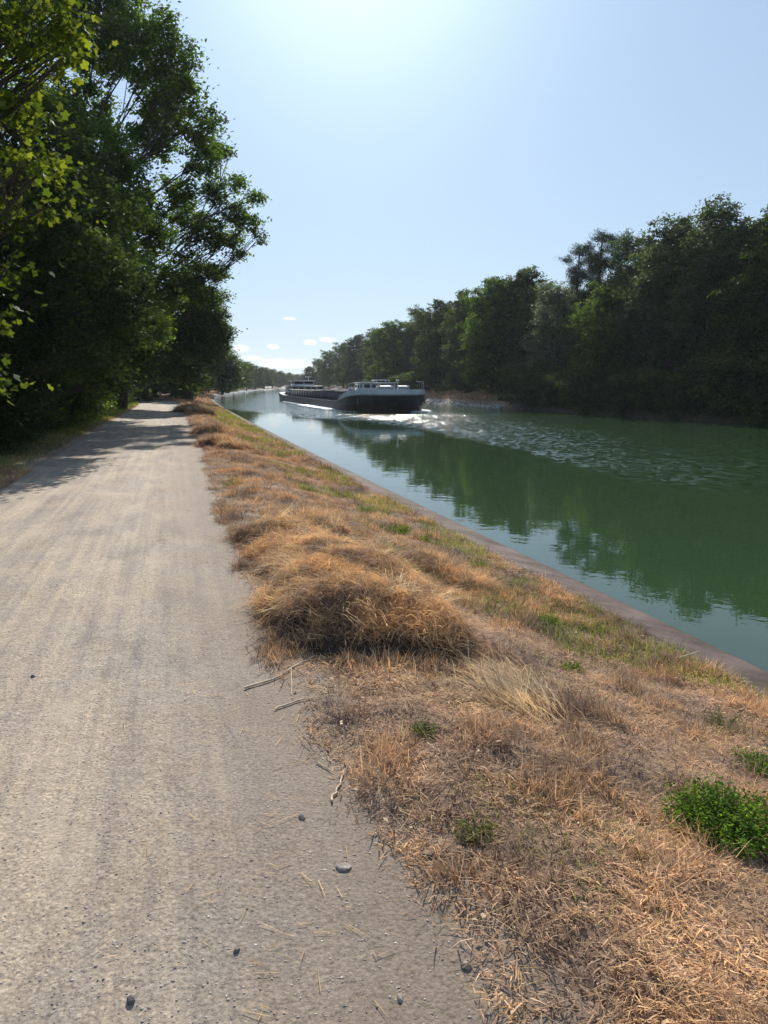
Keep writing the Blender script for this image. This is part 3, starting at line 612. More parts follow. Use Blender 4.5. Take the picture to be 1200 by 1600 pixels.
# sticks
def stick(name, px, label, r=.005, seed=1, mat=None, fork=None):
    P = [on(a, b, .015 + .0) for a, b in px]
    P = np.array(P); P[:, 2] = np.maximum(path_z(P[:, 0], P[:, 1]), ztop(P[:, 0], P[:, 1])) + r + .003
    m_ = MB(); t = np.linspace(0, 1, 14); PP = np.stack([np.interp(t, np.linspace(0, 1, len(P)), P[:, k]) for k in range(3)], 1)
    PP += np.random.default_rng(seed).normal(0, r * .5, PP.shape) * np.array([1, 1, .4]); m_.tube(PP, np.linspace(r, r * .5, 14), 6)
    if fork:
        q = on(*fork, .02); m_.tube([PP[7], (PP[7] + q) / 2 + [0, 0, .01], q], [r * .6, r * .5, r * .3], 5)
    o = link(name, m_.mesh(name, mat or M_STEM, True)); return tag(o, label, 'stick', 'dry sticks lying on the path edge')
M_STICK = simple('dry_stick', (.6, .46, .32), .8, var=.2, scale=20); M_DSTICK = simple('dark_stick', (.12, .085, .06), .9, var=.2, scale=20)
stick('stick', [(382, 1078), (430, 1062), (470, 1038), (492, 1026)], 'forked dry stalk reaching from the hay heap onto the path', .006, 1, M_STICK, (455, 1085))
stick('stick', [(430, 1110), (468, 1096), (505, 1090)], 'pale bent stick below the hay heap on the path', .005, 2, M_STICK)
stick('stick', [(517, 1252), (530, 1228), (540, 1204)], 'short split brown stick standing alone at the path edge', .005, 3, M_STICK, (526, 1225))
stick('stick', [(660, 1338), (700, 1340), (712, 1352)], 'dark twig in the grass below the small weed', .005, 4, M_DSTICK)
stick('stick', [(495, 1192), (522, 1208)], 'thin straw-like stick above the short split stick', .003, 5, M_STICK)
stick('stick', [(1062, 1022), (1094, 1012)], 'thin twig lying on the concrete kerb', .004, 6, M_STICK)
bpy.data.objects['stick.005'].location.z -= .03

# ---------------------------------------------------------------- leaves, plants, trees
def leaf_quads(Cc, size, rng, up=.6, asp=.55):
    N = len(Cc); nrm = rng.normal(0, 1, (N, 3)); nrm[:, 2] = np.abs(nrm[:, 2]) + up; nrm /= np.linalg.norm(nrm, axis=1)[:, None]
    a = np.cross(nrm, rng.normal(0, 1, (N, 3))); a /= np.linalg.norm(a, axis=1)[:, None] + 1e-9; b = np.cross(nrm, a)
    L = (size * rng.uniform(.6, 1.35, N))[:, None] * .5; w = L * asp
    V = np.stack([Cc - a * L, Cc + b * w + nrm * w * .35, Cc + a * L, Cc - b * w + nrm * w * .35], 1).reshape(-1, 3)
    return V, np.arange(N * 4).reshape(-1, 4)
LOBE = []
for k in range(5):                                     # five-lobed leaf outline
    a0 = math.radians(-125 + 62.5 * k)
    rt = (.70, .92, 1.05, .92, .70)[k]
    LOBE += [(math.sin(a0 - .33) * rt * .84, math.cos(a0 - .33) * rt * .84), (math.sin(a0) * rt, math.cos(a0) * rt), (math.sin(a0 + .33) * rt * .84, math.cos(a0 + .33) * rt * .84)]
    if k < 4: LOBE.append((math.sin(a0 + math.radians(31.2)) * .62, math.cos(a0 + math.radians(31.2)) * .62))
LOBE.append((0, -.12)); LOBE = np.array(LOBE)
def leaf_lobed(Cc, size, rng, up=.5):
    N = len(Cc); k = len(LOBE); nrm = rng.normal(0, .8, (N, 3)); nrm[:, 2] = np.abs(nrm[:, 2]) + up; nrm /= np.linalg.norm(nrm, axis=1)[:, None]
    a = np.cross(nrm, rng.normal(0, 1, (N, 3))); a /= np.linalg.norm(a, axis=1)[:, None] + 1e-9; b = np.cross(nrm, a)
    L = (size * rng.uniform(.4, 1.25, N))[:, None, None] * .5
    V = Cc[:, None] + L * (LOBE[None, :, 0:1] * a[:, None] + LOBE[None, :, 1:2] * b[:, None] + (np.abs(LOBE[None, :, 0:1]) * .3 + rng.normal(0, .04, (N, k, 1))) * nrm[:, None])
    return V.reshape(-1, 3), np.arange(N * k).reshape(-1, k)
def clump_points(blobs, dens, per, crad, rng, inner=.45):
    """twig clusters spread through each blob's outer volume, `per` leaves each"""
    C = []
    for (x, y, z, rx, ry, rz) in blobs:
        n_ = max(4, int(dens * (rx * ry + ry * rz + rx * rz) / 3)); d = rng.normal(0, 1, (n_, 3)); d /= np.linalg.norm(d, axis=1)[:, None]
        rad = inner + (1.04 - inner) * rng.uniform(0, 1, n_) ** .6; rad = rad * np.where(rng.uniform(0, 1, n_) < .14, rng.uniform(1.05, 1.35, n_), 1); rad *= .82 + .3 * np.sin(d[:, 0] * 5 + x) * np.cos(d[:, 2] * 6 + z)
        C.append(np.array([x, y, z]) + d * rad[:, None] * np.array([rx, ry, rz]))
    C = np.concatenate(C); n_ = len(C); sc = crad * rng.uniform(.55, 1.35, n_)
    P = C[:, None] + rng.normal(0, .5, (n_, per, 3)) * sc[:, None, None] * np.array([1, 1, .6]); return C, P.reshape(-1, 3)
def limbs(mb, base, top, blobs, C, r0, rng, twig=.0, bend=.3):
    base = np.array(base, float); top = np.array(top, float); t = np.linspace(0, 1, 9)
    TP = base + (top - base) * t[:, None] + np.stack([np.sin(t * 5 + rng.uniform(0, 6)) * .12 * t, np.cos(t * 4 + rng.uniform(0, 6)) * .12 * t, 0 * t], 1) * np.linalg.norm(top - base) / 10
    rad = r0 * (1 - .72 * t); rad[0] *= 1.45; mb.tube(TP, rad, 10)
    for (x, y, z, rx, ry, rz) in blobs:
        c = np.array([x, y, z]); h = np.clip((z - base[2]) / (top[2] - base[2]) * .62, .12, .95); i = h * 8; s = TP[int(i)] + (TP[min(8, int(i) + 1)] - TP[int(i)]) * (i - int(i))
        midp = s * .45 + c * .55 + np.array([0, 0, -.06 * np.linalg.norm(c - s)]) + rng.normal(0, .12, 3) * np.linalg.norm(c - s) * bend * 3
        t_ = np.linspace(0, 1, 7)[:, None]; q = (1 - t_) ** 2 * s + 2 * t_ * (1 - t_) * midp + t_ ** 2 * c; rl = r0 * .26 * (1 - .6 * h)
        mb.tube(q, np.linspace(rl, rl * .3, 7), 6)
        for _ in range(int(3 + twig * 4)):
            d = rng.normal(0, 1, 3); d[2] = abs(d[2]) * .6; d /= np.linalg.norm(d); e = c + d * np.array([rx, ry, rz]) * .95; s2 = q[rng.integers(3, 6)]
            mb.tube([s2, (s2 + e) / 2 + rng.normal(0, .1, 3), e], [rl * .4, rl * .25, rl * .08], 5)
def build_tree(name, base, top, blobs, dens, per, crad, lsize, leafm, rng, r0=.22, lobed=False, up=.6, twig=0, asp=.55, inner=.45):
    """blobs, base and top in local metres; returns an Empty with trunk and crown"""
    e = link(name, None); C, P = clump_points(blobs, dens, per, crad, rng, inner)
    V, F = (leaf_lobed if lobed else leaf_quads)(P, lsize, rng, up) if lobed else leaf_quads(P, lsize, rng, up, asp)
    mb = MB(); limbs(mb, base, top, blobs, C, r0, rng, twig)
    link('trunk', mb.mesh('trunk', M_BARK, True), e); link('crown', mesh_np('crown', V, F, leafm), e); return e

def gen_blobs(H, Rr, rng, low=.08, n_=16, taper=.7):
    B = []
    for i in range(n_):
        f = low + (1 - low) * ((i + .5) / n_); prof = math.sqrt(max(.05, 1 - ((f - .5) / .60) ** 2))
        a = i * 2.4 + rng.uniform(-.4, .4); rr_ = Rr * prof * rng.uniform(.35, .72); s = Rr * prof * rng.uniform(.36, .55) + .35
        B.append((rr_ * math.cos(a), rr_ * math.sin(a), H * f * .93 + rng.uniform(-.3, .3), s, s, s * rng.uniform(.7, .95)))
    B.append((rng.uniform(-.5, .5), rng.uniform(-.5, .5), H - 1.3, 1.4, 1.4, 1.2)); return B
protos = {}
def proto(key, name, H, Rr, leafm, seed, low=.08, n_=17, dens=13, per=50, crad=.50, ls=.24, asp=.55, taper=.7):
    rng = np.random.default_rng(seed); B = gen_blobs(H, Rr, rng, low, n_, taper)
    e = build_tree(name, (0, 0, -.4), (0, 0, H * .88), B, dens, per, crad, ls, leafm, rng, r0=.2, asp=asp); e['H'] = H; protos[key] = [e, False, H]
proto('alder', 'alder_tree', 13, 3.4, M_ALDER, 1)
proto('oak', 'oak_tree', 13, 4.0, M_DARK, 2, n_=20)
proto('oak2', 'oak_tree', 12, 4.2, M_OAK, 3, n_=18)
proto('willow', 'willow_tree', 11, 3.2, M_SILVER, 4, crad=.5, ls=.2, asp=.35)
proto('birch', 'birch_tree', 14, 2.7, M_ALDER, 5, low=.15, n_=16, ls=.2, dens=18)
proto('bush', 'shrub', 4, 2.2, M_DARK, 6, low=.05, n_=9, ls=.17, crad=.4, dens=20)
proto('bush2', 'shrub', 3.2, 2.2, M_BUSH, 8, low=.05, n_=9, ls=.15, crad=.38, dens=20)
# pine: flat-topped layered plates of needles
def make_pine():
    rng = np.random.default_rng(33); B = []
    for i in range(34):
        f = .35 + .65 * i / 33; rr_ = 3.4 * (1.22 - f) * rng.uniform(.3, 1.3) + .2; a = i * 2.4; q = rng.uniform(.6, 1.1)
        B.append((rr_ * math.cos(a), rr_ * math.sin(a), 14 * f + rng.uniform(-.3, .3), q, q, q * rng.uniform(.45, .8)))
    e = build_tree('pine_tree', (0, 0, -.4), (.3, 0, 14), B, 60, 34, .42, .22, M_PINE, rng, r0=.2, asp=.16, up=.1, inner=.2); protos['pine'] = [e, False, 14]
make_pine()
DESC = {'alder': 'mid green alder', 'oak': 'dark broad oak', 'oak2': 'mid green bushy oak', 'willow': 'grey-green willow', 'birch': 'slender tall tree', 'pine': 'dark layered pine', 'bush': 'dark green shrub', 'bush2': 'yellow-green shrub'}
def place(key, x, y, z, H, label, cat, group, rz=None, w=1.0, seed=[0]):
    seed[0] += 1; rr_ = random.Random(seed[0] * 13 + 5); P = protos[key]
    o = P[0] if not P[1] else copy_tree(P[0]); P[1] = True
    s = H / P[2]; sw_ = s * w * rr_.uniform(.92, 1.12)
    o.location = (x, y, z); o.scale = (sw_, sw_, s); o.rotation_euler = (0, 0, rr_.uniform(0, 6.28) if rz is None else rz); return tag(o, label, cat, group)

# ---- right bank: front row follows the skyline
GR = 'trees along the far bank'
sky_r = [(1500, 260, 'oak', ''), (1420, 280, 'alder', ''), (1340, 290, 'oak2', ''), (1270, 292, 'oak', ''),
 (1205, 308, 'oak', 'dark oak at the right edge of the photo, tallest on the far bank'),
 (1150, 330, 'alder', 'tall alder on the far bank left of the oak at the photo edge'),
 (1085, 308, 'birch', 'tall pointed birch-like tree on the far bank with twin tops above its neighbours'),
 (1030, 332, 'alder', 'rounded alder on the far bank, between the pointed tall tree and the pines'),
 (972, 358, 'birch', 'slender tree on the far bank just right of the two pines'),
 (925, 362, 'pine', 'taller dark pine with layered top on the far bank'),
 (892, 384, 'pine', 'shorter dark pine leaning left over the skyline of the far bank'),
 (940, 440, 'oak2', 'bushy round oak in front of the two pines'),
 (862, 432, 'willow', 'greyish willow just left of the pines on the far bank'),
 (812, 410, 'oak', 'broad round-topped oak left of the pines on the far bank'),
 (765, 428, 'oak2', 'bushy oak above the small sunlit bank'),
 (722, 452, 'alder', 'alder left of the sunlit bank, behind the bow of the barge'),
 (685, 462, 'oak', 'dark oak rising behind the bow of the barge'),
 (650, 474, 'birch', 'slender tree whose top stands above the fore cabin of the barge'),
 (618, 496, 'oak2', 'bushy oak behind the middle of the barge bow'),
 (590, 508, 'alder', 'alder behind the hatch coaming of the barge'),
 (562, 518, 'oak', 'dark oak behind the middle of the barge'),
 (538, 532, 'alder', 'alder behind the after half of the barge'),
 (517, 545, 'oak2', 'oak of the far bank above the barge, third before the sky gap'),
 (500, 558, 'alder', 'alder of the far bank, second before the sky gap'),
 (487, 570, 'oak', 'last low oak of the far bank beside the sky gap')]
def bank_point(px, off):
    k = (px - 600) / FPX * 1.0 / (math.cos(PITCH))
    Ys = np.linspace(20, 300, 2800); d = XR(Ys) + off - k * Ys; i = np.argmin(np.abs(d)); return float(k * Ys[i]), float(Ys[i])
for i, (px, py, kd, lab) in enumerate(sky_r):
    off = 3.2 if kd in ('oak2', 'willow') else 4.6 + (i % 3) * .9
    if kd == 'pine': off = 6
    off += max(0, (700 - px) * .006)
    x, y = bank_point(px, off)
    H = (EYE + (601 - py) / FPX * y * .985) - .6
    if py == 440: H *= 1.0
    place(kd, x, y, .5, H * (.93 if kd == 'pine' else .96), lab or 'tree of the far bank beyond the right edge of the photo', 'tree', GR)
rng = np.random.default_rng(3)
skx = [487, 538, 590, 650, 722, 812, 862, 940, 1030, 1085, 1205, 1500]; sky_ = [570, 532, 508, 474, 452, 410, 432, 400, 345, 325, 318, 270]
k = 0
for row, (off, low) in enumerate(((9, 16), (14, 24), (20, 30))):
    px = 1480.0
    while px > 500:
        x, y = bank_point(px, off + rng.uniform(-1, 1)); ytop = np.interp(px, skx, sky_) + low + rng.uniform(0, 14)
        if px < 1250: place(['oak', 'alder', 'oak2', 'birch'][k % 4], x, y, .9, max(5, (EYE + (601 - ytop) / FPX * y - .9) * .93), 'tree half hidden in the second ranks of the far bank wood', 'tree', 'inner trees of the far bank wood')
        k += 1; px -= 2900 / y
# shrubs hanging over the water of the right bank
yy = 38.0; k = 0
while yy < 135:
    if not (74 < yy < 98 and k % 2):
        sunny = 72 < yy < 104
        place('bush2' if (sunny and k % 3 == 0) else 'bush', float(XR(yy)) + (3.6 if sunny else .7) + rng.uniform(-.2, .7), yy, -.1 if sunny else -.8, rng.uniform(1.2, 2.0) if sunny else rng.uniform(2.6, 4.4),
              'low yellow-green shrub on the sunlit bit of the far bank' if (sunny and k % 3 == 0) else ('low dark shrub behind the sunlit bit of the far bank' if sunny else 'dark shrub hanging over the water of the far bank'), 'shrub', 'shrubs at the foot of the far bank wood', w=1.15)
    k += 1; yy += 1.9 + yy * .010
# ---- trees of the far end of the canal
k = 0
for (px, py, Y) in ((352, 556, 150), (368, 562, 185), (384, 565, 215), (398, 570, 260), (412, 573, 300), (425, 576, 340), (438, 579, 380), (452, 582, 430), (466, 584, 450), (478, 585, 460), (345, 540, 130), (492, 586, 440)):
    p = at(px, py, Y); x = float(WE(Y)) - 8 if Y < 400 else p[0]
    if Y < 400: x = min(x, p[0] + 3)
    for q in range(2):
        place(['oak', 'alder', 'oak2'][k % 3], p[0] - q * 7 if Y >= 400 else p[0] - q * 5, Y + q * 7, .2, p[2] - .2, 'small hazy tree at the far bend of the canal', 'tree', 'distant trees at the far bend', w=1.5); k += 1

# ---- left wood
GL = 'trees of the left wood'
def px_tree(name, base, top, pix, Y, dens, per, crad, ls, leafm, seed, r0, label, group=GL, **kw):
    """pix: (px, py, r_px, dY) foliage masses of one tree standing at about Y metres"""
    rng = np.random.default_rng(seed); base = np.array(base, float); B = []
    for (a, b, rp, dY) in pix:
        p = at(a, b, Y + dY) - base; r = rp / FPX * (Y + dY); B.append((*p, r, r * 1.1, r * .85))
    e = build_tree(name, (0, 0, -.3), np.array(top) - base, B, dens, per, crad, ls, leafm, rng, r0=r0, twig=1, **kw); e.location = base
    return tag(e, label, 'tree', group)
px_tree('oak_tree', (-14.2, 33, .2), (-12.2, 33, 13), [(235, 95, 60, 0), (285, 140, 34, -1), (200, 40, 50, 1), (150, 70, 60, 2), (302, 195, 34, -1), (318, 250, 32, 0), (120, 170, 60, 1), (235, 215, 42, 0), (185, 290, 60, -2), (110, 300, 70, 1),
        (285, 300, 30, 1), (250, 170, 40, 2), (215, 370, 60, 0), (120, 400, 70, 0), (225, 340, 30, 3), (265, 60, 22, 0), (150, -40, 70, 2), (60, 20, 80, 3), (262, 30, 14, 0), (300, 105, 14, -1), (335, 190, 12, 0), (290, 75, 12, 0)], 33, 54, 36, .42, .17, M_OAK, 41, .32, 'tallest oak of the left wood, its ragged crown filling the upper left')
px_tree('oak_tree', (-14.6, 39, .2), (-13.0, 39, 11.5), [(345, 240, 18, 0), (330, 225, 16, 0), (372, 285, 17, -1), (400, 312, 15, -1), (393, 350, 18, 0), (365, 335, 26, 0), (335, 300, 26, 0), (330, 370, 34, 0), (372, 395, 14, 0), (290, 345, 34, 1), (340, 425, 22, 0), (295, 420, 42, 0),
        (250, 450, 50, 0), (320, 465, 30, 0), (225, 520, 50, 0), (355, 375, 22, 1), (405, 372, 10, 0), (352, 463, 9, 0)], 39, 52, 34, .38, .17, M_OAK, 42, .30, 'oak with long open branches reaching out toward the sky over the path')
px_tree('oak_tree', (-16.9, 50, .2), (-15.0, 50, 9), [(325, 495, 32, 0), (300, 470, 36, 0), (345, 520, 20, 0), (290, 530, 42, 0), (330, 545, 30, 0), (262, 500, 46, 0), (250, 560, 42, 0), (300, 585, 26, 0), (225, 580, 30, 2), (340, 490, 16, 0)], 50, 60, 34, .45, .19, M_DARK, 43, .25, 'round dark oak standing over the far end of the path')
px_tree('oak_tree', (-19.6, 78, -.2), (-18.4, 78, 8.5), [(350, 565, 16, 0), (340, 535, 20, 0), (325, 560, 24, 0), (365, 580, 10, -1), (330, 505, 20, 0), (300, 560, 26, 0), (345, 590, 14, -1), (310, 520, 26, 1), (372, 596, 6, -1), (355, 603, 9, -2), (318, 592, 16, 0)], 78, 60, 32, .6, .27, M_ALDER, 44, .3, 'tree leaning from the left bank over the canal with boughs almost touching the water')
px_tree('oak_tree', (-10.3, 17.5, .3), (-9.2, 18, 9), [(60, 330, 80, 0), (150, 420, 62, 0), (40, 480, 90, 0), (180, 510, 50, 1), (120, 560, 60, 0), (20, 620, 70, 0), (10, 380, 80, 2), (205, 450, 28, 1), (95, 250, 60, 2), (30, 180, 80, 3), (150, 330, 50, 2), (170, 590, 34, 1)], 18, 90, 36, .36, .12, M_DARK, 45, .22, 'dark leafy oak nearest to the path behind the maple branches')
px_tree('oak_tree', (-12.6, 26, .3), (-11.8, 26, 10), [(190, 430, 55, 0), (215, 500, 40, 0), (130, 380, 70, 0), (150, 480, 70, 0), (200, 560, 40, 0), (100, 300, 70, 0), (160, 240, 60, 1), (60, 420, 80, 2), (190, 330, 40, 1), (130, 590, 50, 0)], 26, 70, 36, .4, .15, M_OAK, 46, .25, 'oak of the left wood between the nearest dark oak and the tallest one')
# foreground maple: trunk just outside the frame, big lobed leaves hanging into it
px_tree('maple_tree', (-6.6, 8.2, .1), (-6.2, 8.2, 7.5), [(20, 60, 60, 0), (95, 20, 34, 0), (75, 100, 42, 0), (30, 170, 55, 0), (100, 90, 16, -.2), (40, 255, 40, 0), (68, 262, 12, -.5), (15, 335, 36, 0), (70, 325, 28, .3), (10, 420, 22, 0), (-10, 490, 18, 0), (-60, 300, 90, 0), (-60, 120, 90, .5), (-5, 600, 9, -.5), (0, 10, 60, 0), (112, 60, 12, 0)],
        8.2, 130, 17, .30, .105, M_MAPLE, 47, .16, 'maple with large yellow-green lobed leaves hanging in at the left edge', lobed=True, up=.3)
rng = np.random.default_rng(9); k = 0
for (u0, y0, y1, st, H0, H1) in ((-6.6, 19.5, 74, 5.2, 6.5, 10), (-10.5, 10, 80, 5.0, 9, 13), (-15, 9, 90, 5.5, 11, 15), (-21, 14, 95, 7, 12, 16)):
    y = y0
    while y < y1:
        H = rng.uniform(H0, H1)
        if y > 45: H = min(H, 9.5 + (u0 < -14) * 1.5)
        if y > 62: H *= .75
        place(['oak', 'oak2', 'alder', 'oak'][k % 4], float(PC(y)) + u0 + rng.uniform(-1, 1), y + rng.uniform(-1, 1), .25, H, 'dark tree standing deep in the shade of the left wood', 'tree', 'inner trees of the left wood'); k += 1; y += st * rng.uniform(.85, 1.15)
# wood closing the end of the path
for (x, y, H) in ((-22.5, 74, 8.5), (-25, 79, 9), (-21.5, 84, 8), (-24, 90, 9), (-27, 88, 9), (-25.5, 98, 8), (-28, 106, 9), (-30, 114, 8.5), (-33, 124, 9), (-27.5, 94, 8)):
    place(['oak', 'oak2', 'alder'][k % 3], x, y, .0, H, 'dark tree closing the view where the path disappears', 'tree', 'trees at the end of the path'); k += 1
# shrubs of the left wood edge
k = 0; y = 12.5
while y < 74:
    kd = 'bush2' if (26 < y < 44 and k % 2 == 0) else 'bush'
    place(kd, float(PC(y)) - (rng.uniform(4.2, 4.8) if y > 17 else rng.uniform(5.0, 5.6)), y, .0, rng.uniform(1.9, 3.3) if y > 24 else rng.uniform(1.5, 2.3),
          'sunlit yellow-green shrub at the path side of the left wood' if kd == 'bush2' else 'shaded dark shrub filling the foot of the left wood', 'shrub', 'shrubs at the edge of the left wood'); k += 1; y += 1.5 + y * .018
for i in range(34):
    y = rng.uniform(9, 88); place('bush', float(PC(y)) - rng.uniform(7, 13) - (1.5 if y < 16 else 0), y, .2, rng.uniform(3, 5), 'undergrowth shrub deep in the left wood', 'shrub', 'undergrowth of the left wood')

# ---------------------------------------------------------------- weeds on the verge
def weed(px, py, rad, h, n_, ls, mat, label, name='weed', cat='weed', seed=1, asp=.5):
    rng = np.random.default_rng(seed); p = on(px, py, 0); p = on(px, py, float(ztop(p[0], p[1]))); p = on(px, py, float(ztop(p[0], p[1])))
    e = link(name, None, None, (p[0], p[1], float(ztop(p[0], p[1])))); mb = MB(); P = []
    ns = max(8, int(n_ / 22))
    for i in range(ns):
        a = rng.uniform(0, 6.28); rr_ = rad * math.sqrt(rng.uniform(0, 1)); tip = np.array([rr_ * math.cos(a), rr_ * math.sin(a), h * rng.uniform(.55, 1.05) * (1 - .5 * (rr_ / rad) ** 2)])
        b0 = tip * np.array([.35, .35, 0]); q = [b0, (b0 + tip) / 2 + [0, 0, h * .12], tip]; mb.tube(q, [.0018, .0014, .0007], 4, cap=False)
        t_ = rng.uniform(.15, 1.05, int(n_ / ns)); P.append(b0 + (tip - b0) * t_[:, None] + rng.normal(0, 1, (len(t_), 3)) * ls * .9)
    V, F = leaf_quads(np.concatenate(P), ls, rng, .9, asp); V[:, 2] = np.maximum(V[:, 2], .003)
    link('stem', mb.mesh('stem', M_STEM), e); link('foliage', mesh_np('foliage', V, F, mat), e); return tag(e, label, cat, 'weeds on the verge')
weed(1128, 1300, .24, .17, 6800, .018, M_WEED, 'large lush green weed cushion at the right edge', seed=1)
weed(1190, 1200, .17, .11, 2200, .02, M_WEED, 'yellow-green grassy weed above the large green cushion', seed=2, asp=.3)
weed(745, 1310, .09, .07, 900, .012, M_WEED2, 'sparse grey-green weed with bare soil beside it, below the hay heap', seed=3)
weed(660, 1150, .08, .07, 700, .012, M_WEED2, 'small dull weed just below the right end of the hay heap', seed=4)
weed(895, 1045, .09, .06, 700, .014, M_WEED, 'low grey-green weed mid verge right of the hay heap', seed=5)
weed(857, 973, .12, .09, 900, .016, M_WEED, 'dark green weed above the low one, right of the reddish hay', seed=6)
weed(745, 885, .15, .13, 1300, .02, M_WEED, 'bright weed beside the kerb, right of the hay heap top', seed=7, asp=.3)
weed(625, 828, .20, .14, 1500, .022, M_WEED, 'bright green weed behind the hay heap', seed=8, asp=.3)
weed(660, 845, .16, .12, 900, .022, M_GREENGR, 'yellowish weed touching the bright one behind the hay heap', seed=9, asp=.25)
weed(570, 797, .22, .15, 1400, .024, M_WEED, 'green weed farther along the kerb behind the hay heap', seed=10, asp=.3)
weed(540, 775, .2, .12, 900, .024, M_GREENGR, 'pale green weed next to the kerb beyond the green one', seed=11, asp=.25)
weed(478, 768, .18, .13, 900, .022, M_WEED2, 'dull green weed in the middle of the verge beyond the heap', seed=12, asp=.3)
weed(930, 985, .16, .10, 800, .02, M_GREENGR, 'yellow-green tuft next to the kerb on the lower slope', seed=13, asp=.18)
weed(1130, 1130, .16, .09, 900, .018, M_WEED2, 'dull tuft beside the kerb near the right edge', seed=15, asp=.25)
weed(430, 715, .4, .18, 1500, .035, M_GREENGR, 'grassy tuft by the kerb well beyond the hay heaps', seed=14, asp=.2)
weed(365, 760, .22, .13, 800, .025, M_WEED2, 'dull weed beside the path just beyond the hay heaps', seed=16, asp=.25)
# dead leaves
mbl = MB()
g2 = np.random.default_rng(77); N = 420; x, y = scatter_verge(g2, 1200, 1.3, 8, 1.2); x, y = x[:N], y[:N]; n_ = len(x)
V, F = leaf_quads(np.stack([x, y, ztop(x, y) + .03], 1), .024, g2, 3.5, .6)
tag(link('leaf_litter', mesh_np('leaf_litter', V, F, leaf_mat('dead_leaf', (.2, .13, .08), (.62, .5, .38), (1, 1, .9), .2))), 'curled dead leaves and pale scraps strewn in the dry grass', 'leaf litter', kind='stuff')

# ---------------------------------------------------------------- barge
def paint(name, col, rough=.45, var=.12, scale=1.5): return simple(name, col, rough, 0, var, scale)
B_HULL = paint('hull_paint', (.032, .042, .062), .5, .3, .8); B_RED = paint('bow_red_paint', (.045, .022, .022), .55, .3, 1.2); B_WHITE = paint('white_paint', (.62, .66, .72), .5, .1, 1.0)
B_DECK = paint('deck_paint', (.06, .07, .075), .7, .2); B_GREY = paint('hatch_grey', (.11, .125, .14), .5, .15); B_GLASS = simple('window_glass', (.02, .03, .04), .08, 0, .05); B_STEEL = paint('steel_grey', (.28, .30, .32), .5, .15)
bow = np.array([1.15, 60.9]); stern = np.array([-12.6, 115.0]); ax = (bow - stern); LB = float(np.linalg.norm(ax)); hb = 3.3
barge = link('cargo_barge', None, None, (float(stern[0]), float(stern[1]), WATER)); barge.rotation_euler = (0, 0, math.atan2(ax[1], ax[0]))
tag(barge, 'long low dark cargo barge with white bow bulwark under way on the canal', 'barge')
xs = np.concatenate([np.linspace(0, 5, 10), np.linspace(7, LB - 8, 14), LB - 8 + 8 * np.sin(np.linspace(.08, 1, 16) * math.pi / 2)])
def halfb(x, lev):                                   # lev 0 keel .. 1 rail
    st_ = min(1, max(0.0, x / (3.5 + 2 * (1 - lev)))) ; b_ = hb * (1 - (1 - st_) ** 2.4) ** .5 if st_ < 1 else hb
    e = LB - (1 - lev) * 2.2; r_ = 5.6 + 1.5 * (1 - lev); q = (e - x) / r_
    if q <= 0: return 0.0
    return min(b_, hb * (1 - (1 - min(1, q)) ** 2.5) ** .45) if q < 1 else b_
def sheer(x): return .82 + .64 * float(sstep(x, LB - 10, LB - 1)) + .40 * float(1 - sstep(x, 0, 9))
levs = [(-.9, .0), (-.02, .45), (.32, .7), (.33, .71), (.62, .88), (1.0, 1.0)]
def strip(fz, levels, inset=0.0, x0=-1):
    V = []
    sel = [x for x in xs if x >= x0]
    for side in (1, -1):
        for x in (sel if side == 1 else sel[::-1]):
            for li, (zf, lv) in enumerate(levels):
                z = fz(x, zf); e = LB - (1 - lv) * 2.2; xx = min(x, e); V.append((xx - (.0 if x < LB - .1 else inset), side * max(0, halfb(xx, lv) - inset), z))
    n_ = len(sel) * 2; kk = len(levels); F = []
    for i in range(n_ - 1):
        for j in range(kk - 1): F.append([i * kk + j, (i + 1) * kk + j, (i + 1) * kk + j + 1, i * kk + j + 1])
    return np.array(V), np.array(F), len(sel), kk
V, F, nsel, kk = strip(lambda x, zf: zf if zf < .3 else zf * sheer(x), levs)
last = (2 * nsel - 1) * kk
F2 = [[last + j, j, j + 1, last + j + 1] for j in range(kk - 1)]
mbh = MB(); mbh.add(V, np.concatenate([F, F2])); link('hull', mbh.mesh('hull', B_HULL, True), barge)
mbd = MB(); dv = []; df = []
for x in xs: b_ = halfb(x, 1) - .02; z = sheer(x) - .06; dv += [(x, b_, z), (x, -b_, z)]
for i in range(len(xs) - 1): df.append([2 * i, 2 * i + 1, 2 * i + 3, 2 * i + 2])
mbd.add(dv, df); link('deck', mbd.mesh('deck', B_DECK), barge)
def bul(x, zf): return sheer(x) + zf * (.05 + .31 * float(sstep(x, LB - 8.5, LB - 5)))
V, F, ns_, kk = strip(bul, [(-.02, 1.0), (1.0, 1.0)], -.012, LB - 9); V2, F3, _, _ = strip(bul, [(1.0, 1.0), (-.05, 1.0)], .07, LB - 9)
mbb = MB(); mbb.add(V, F); mbb.add(V2, F3)
nn = 2 * ns_; capF = [[i * 2 + 1, (i + 1) * 2 + 1, nn * 2 + (i + 1) * 2, nn * 2 + i * 2] for i in range(nn - 1)]
mbb.add(np.concatenate([V, V2]), capF); link('bulwark', mbb.mesh('bulwark', B_WHITE), barge)
V, F, _, _ = strip(lambda x, zf: sheer(x) - .10 + zf * .09, [(0, 1.0), (1, 1.0)], -.05, 2); mbr = MB(); mbr.add(V, F); link('rubbing_strake', mbr.mesh('rubbing_strake', B_STEEL), barge)
V, F, _, _ = strip(lambda x, zf: zf * .62 * (sheer(x) / 1.5), [(-.2, .52), (1.0, .87)], -.02, LB - 8); mbr = MB(); mbr.add(V, F); link('bow_paint_band', mbr.mesh('bow_paint_band', B_RED, True), barge)
mc = MB()
